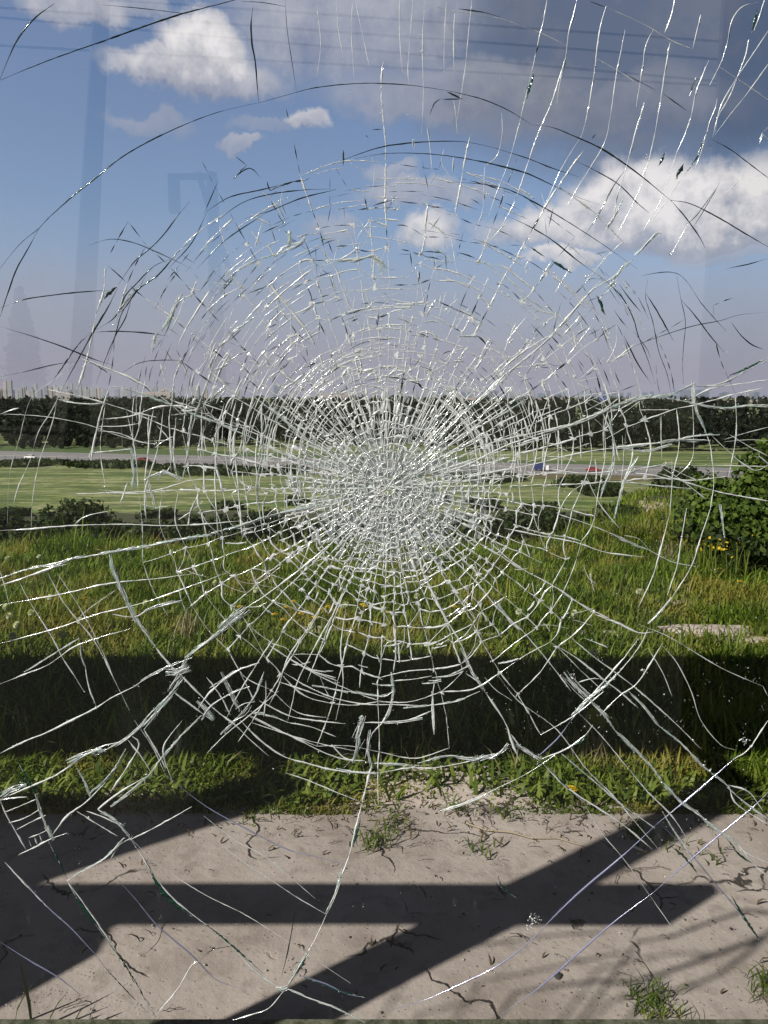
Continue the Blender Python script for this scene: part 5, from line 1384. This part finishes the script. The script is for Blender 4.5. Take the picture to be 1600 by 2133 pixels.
# short arcs bulging between neighbouring spokes, starting and ending on nodes
for (i, j) in list(node):
    if 150 < RI[i] < 520 and act(i, j) and CR.random() < .16:
        i2 = min(len(RI) - 1, i + 1); J = [q_ for q_ in range(NJ) if act(i2, q_)]
        if not J: continue
        j2 = min(J, key=lambda q_: (abs(((q_ - j + NJ // 2) % NJ) - NJ // 2) if q_ != j else 99)); a_, b_ = node[i, j], node[i2, j2]
        if math.dist(a_, b_) < 90: e_(i, j, i2, j2, [a_, ((a_[0] + b_[0]) / 2 + CR.normal() * 5, (a_[1] + b_[1]) / 2 + CR.normal() * 5), b_], CR.uniform(1.1, 2.0), RI[i])
# little webs of crushed glass where cracks meet
nodes_on = [q_ for q_ in deg if deg[q_] >= 3 and 60 < RI[q_[0]] < 520]
for q_ in nodes_on:
    p = node[q_]; R0 = RI[q_[0]]
    if CR.random() < .75:
        m__ = 7; aa = np.sort(CR.uniform(0, 6.28, m__)); rad = CR.uniform(1.2, 3.2, m__) * (1.3 + .5 * (R0 > 200)) * np.where(CR.random(m__) < .35, 2.0, 1.0)
        q2 = np.array(p) + np.stack([np.cos(aa), np.sin(aa)], 1) * rad[:, None]; X, Z = P2(np.append(q2[:, 0], p[0]), np.append(q2[:, 1], p[1])); yy = CR.normal(size=m__ + 1) * .0003; yy[-1] -= .0006
        webT.add(np.stack([X, yy, Z], 1), np.array([[t_, (t_ + 1) % m__, m__] for t_ in range(m__)]))
    if R0 > 150: crumbs(crumbW, np.array([p]), int(CR.integers(0, 5 if not is_sky(p) else 9)), 3.0, .6, 1.9)
for i in range(90):
    th = CR.uniform(0, 2 * math.pi); R0 = CR.uniform(150, 560); R1 = R0 + CR.uniform(20, 70); t2 = th + CR.choice((-1, 1)) * CR.uniform(.03, .12) * 300 / R0
    emit([pol(R0, th), pol((R0 + R1) / 2 + CR.normal() * 3, (th + t2) / 2 + CR.normal() * .008), pol(R1, t2)], CR.uniform(1.2, 2.6), R0, .6)
for i in range(80):
    th = CR.uniform(.25, 2.9); r0 = CR.uniform(50, 130); r1 = r0 + CR.uniform(40, 110); t2 = th + CR.normal() * .05
    line_white(fineW, crumbW, [pol(r0, th), pol((r0 + r1) / 2, (th + t2) / 2 + CR.normal() * .012), pol(r1, t2)], CR.uniform(1.5, 2.8), .7, .1, 6)
for i in range(420):                            # broken arcs over the sky half
    th = CR.uniform(.12, 3.0); R0 = 170 + 380 * CR.random() ** 1.2; L = CR.uniform(14, 60) / R0; dr = CR.normal() * 5
    emit([pol(R0, th - L), pol(R0 + dr * .5 + CR.normal() * 1.5, th), pol(R0 + dr, th + L)], CR.uniform(1.4, 3.2), R0, 1)
for i in range(150):
    th = CR.uniform(.2, 2.95); R0 = 180 + 330 * CR.random(); emit([pol(R0, th), pol(R0 + CR.uniform(20, 60), th + CR.normal() * .04)], CR.uniform(1.4, 2.8), R0, 1)
# milky flakes between the cracks of the core
nf = 2500; q_ = np.array([pol(min(np.abs(CR.normal()) * 98 + 15, 190 * CR.random() ** .3), CR.uniform(0, 6.28)) for _ in range(nf)]) * [1.12, .88] + [-97, .12 * 1060 + 4]
a_ = CR.uniform(0, 6.28, nf); s_ = CR.uniform(2.5, 11, nf); V = np.zeros((nf, 4, 3))
for k_, aa in enumerate((0, 1.7, 3.0, 4.6)):
    p_ = q_ + np.stack([np.cos(a_ + aa), np.sin(a_ + aa)], 1) * (s_ * CR.uniform(.5, 1.2, nf))[:, None]; X, Z = P2(p_[:, 0], p_[:, 1]); V[:, k_] = np.stack([X, .0022 + CR.normal(size=nf) * .0009, Z], 1)
milk = Acc(); milk.add(V.reshape(-1, 3), np.arange(nf * 4).reshape(nf, 4)); o = milk.build('milky_core', 'cmilk'); o['kind'] = 'stuff'
# clusters of crushed glass on the web's nodes (denser on the sky half)
for i in range(90):
    th = CR.uniform(0, 2 * math.pi); R0 = CR.uniform(150, 430) if math.sin(th) < .1 else CR.uniform(150, 470)
    p = pol(R0, th); ang = -th + math.pi / 2 * (CR.random() < .7) + CR.normal() * .25; L = CR.uniform(8, 26) * (1 if R0 > 250 else .7)
    q_ = [(p[0] - L * math.cos(ang), p[1] - L * math.sin(ang)), p, (p[0] + L * math.cos(ang + .2), p[1] + L * math.sin(ang + .2))]
    bundle(fineW, fineF, crumbW, q_, CR.uniform(2.5, 4.5), 2, 4)
# the pulverised core
for i in range(330):
    th = CR.uniform(0, 2 * math.pi); R0 = (abs(CR.normal()) * 85 + 15) * (1.1 if math.sin(th) < 0 else .9); p = pol(R0, th); p = (p[0], p[1] + 22); a = CR.uniform(0, 6.28); L = CR.uniform(5, 15)
    line_white(fineW, crumbW, [(p[0] - L * math.cos(a), p[1] - L * math.sin(a)), (p[0] + CR.normal() * 2, p[1] + CR.normal() * 2), (p[0] + L * math.cos(a + .4), p[1] + L * math.sin(a + .4))], CR.uniform(2.0, 3.8), 1.2, .2, 5)
cpts = np.array([pol(130 * math.sqrt(CR.random()), CR.uniform(0, 6.28)) for _ in range(900)]) + [0, 30]; crumbs(crumbW, cpts, 1500, 6, .6, 2.4)
cpts = np.array([pol(CR.uniform(200, 480), CR.uniform(.15, 2.95)) for _ in range(700)]); crumbs(crumbW, cpts, 1500, 5, .5, 1.6)
# dust and specks all over the pane
cpts = np.stack([CR.uniform(0, 1600, 900), CR.uniform(0, 2133, 900)], 1); crumbs(crumbW, cpts, 420, 3, .45, 1.1)
cpts = np.stack([CR.uniform(1050, 1600, 900), CR.uniform(820, 1800, 900)], 1); crumbs(crumbW, cpts, 850, 3, .5, 1.3)
# bright glints
for gx, gy, n in ((1112, 1915, 26), (1100, 1930, 16), (1340, 1398, 14), (1195, 1408, 8), (1550, 1545, 22), (1222, 578, 18), (1350, 328, 12), (325, 706, 14), (878, 108, 5), (872, 80, 5), (1125, 1582, 10), (1120, 1915, 10)):
    crumbs(crumbW, np.array([[gx, gy]], float), n, 5, 1.2, 2.6)
o = fineW.build('fine_cracks', 'cwhite'); o['kind'] = 'stuff'
o = webT.build('crack_junctions', 'cwhite'); o['kind'] = 'stuff'
o = fineD.build('fine_dark_cracks', 'cdark'); o['kind'] = 'stuff'
o = fineF.build('frosted_fill', 'cfrost'); o['kind'] = 'stuff'
o = crumbW.build('crushed_glass', 'cwhite'); o['kind'] = 'stuff'
if fineG.V: o = fineG.build('green_splinters', 'cgreen'); o['kind'] = 'stuff'
if fineL.V: o = fineL.build('fine_scored_lines', 'cline'); o['kind'] = 'stuff'
print('web quads', sum(len(f) for f in fineW.F), 'singles', cnt_)
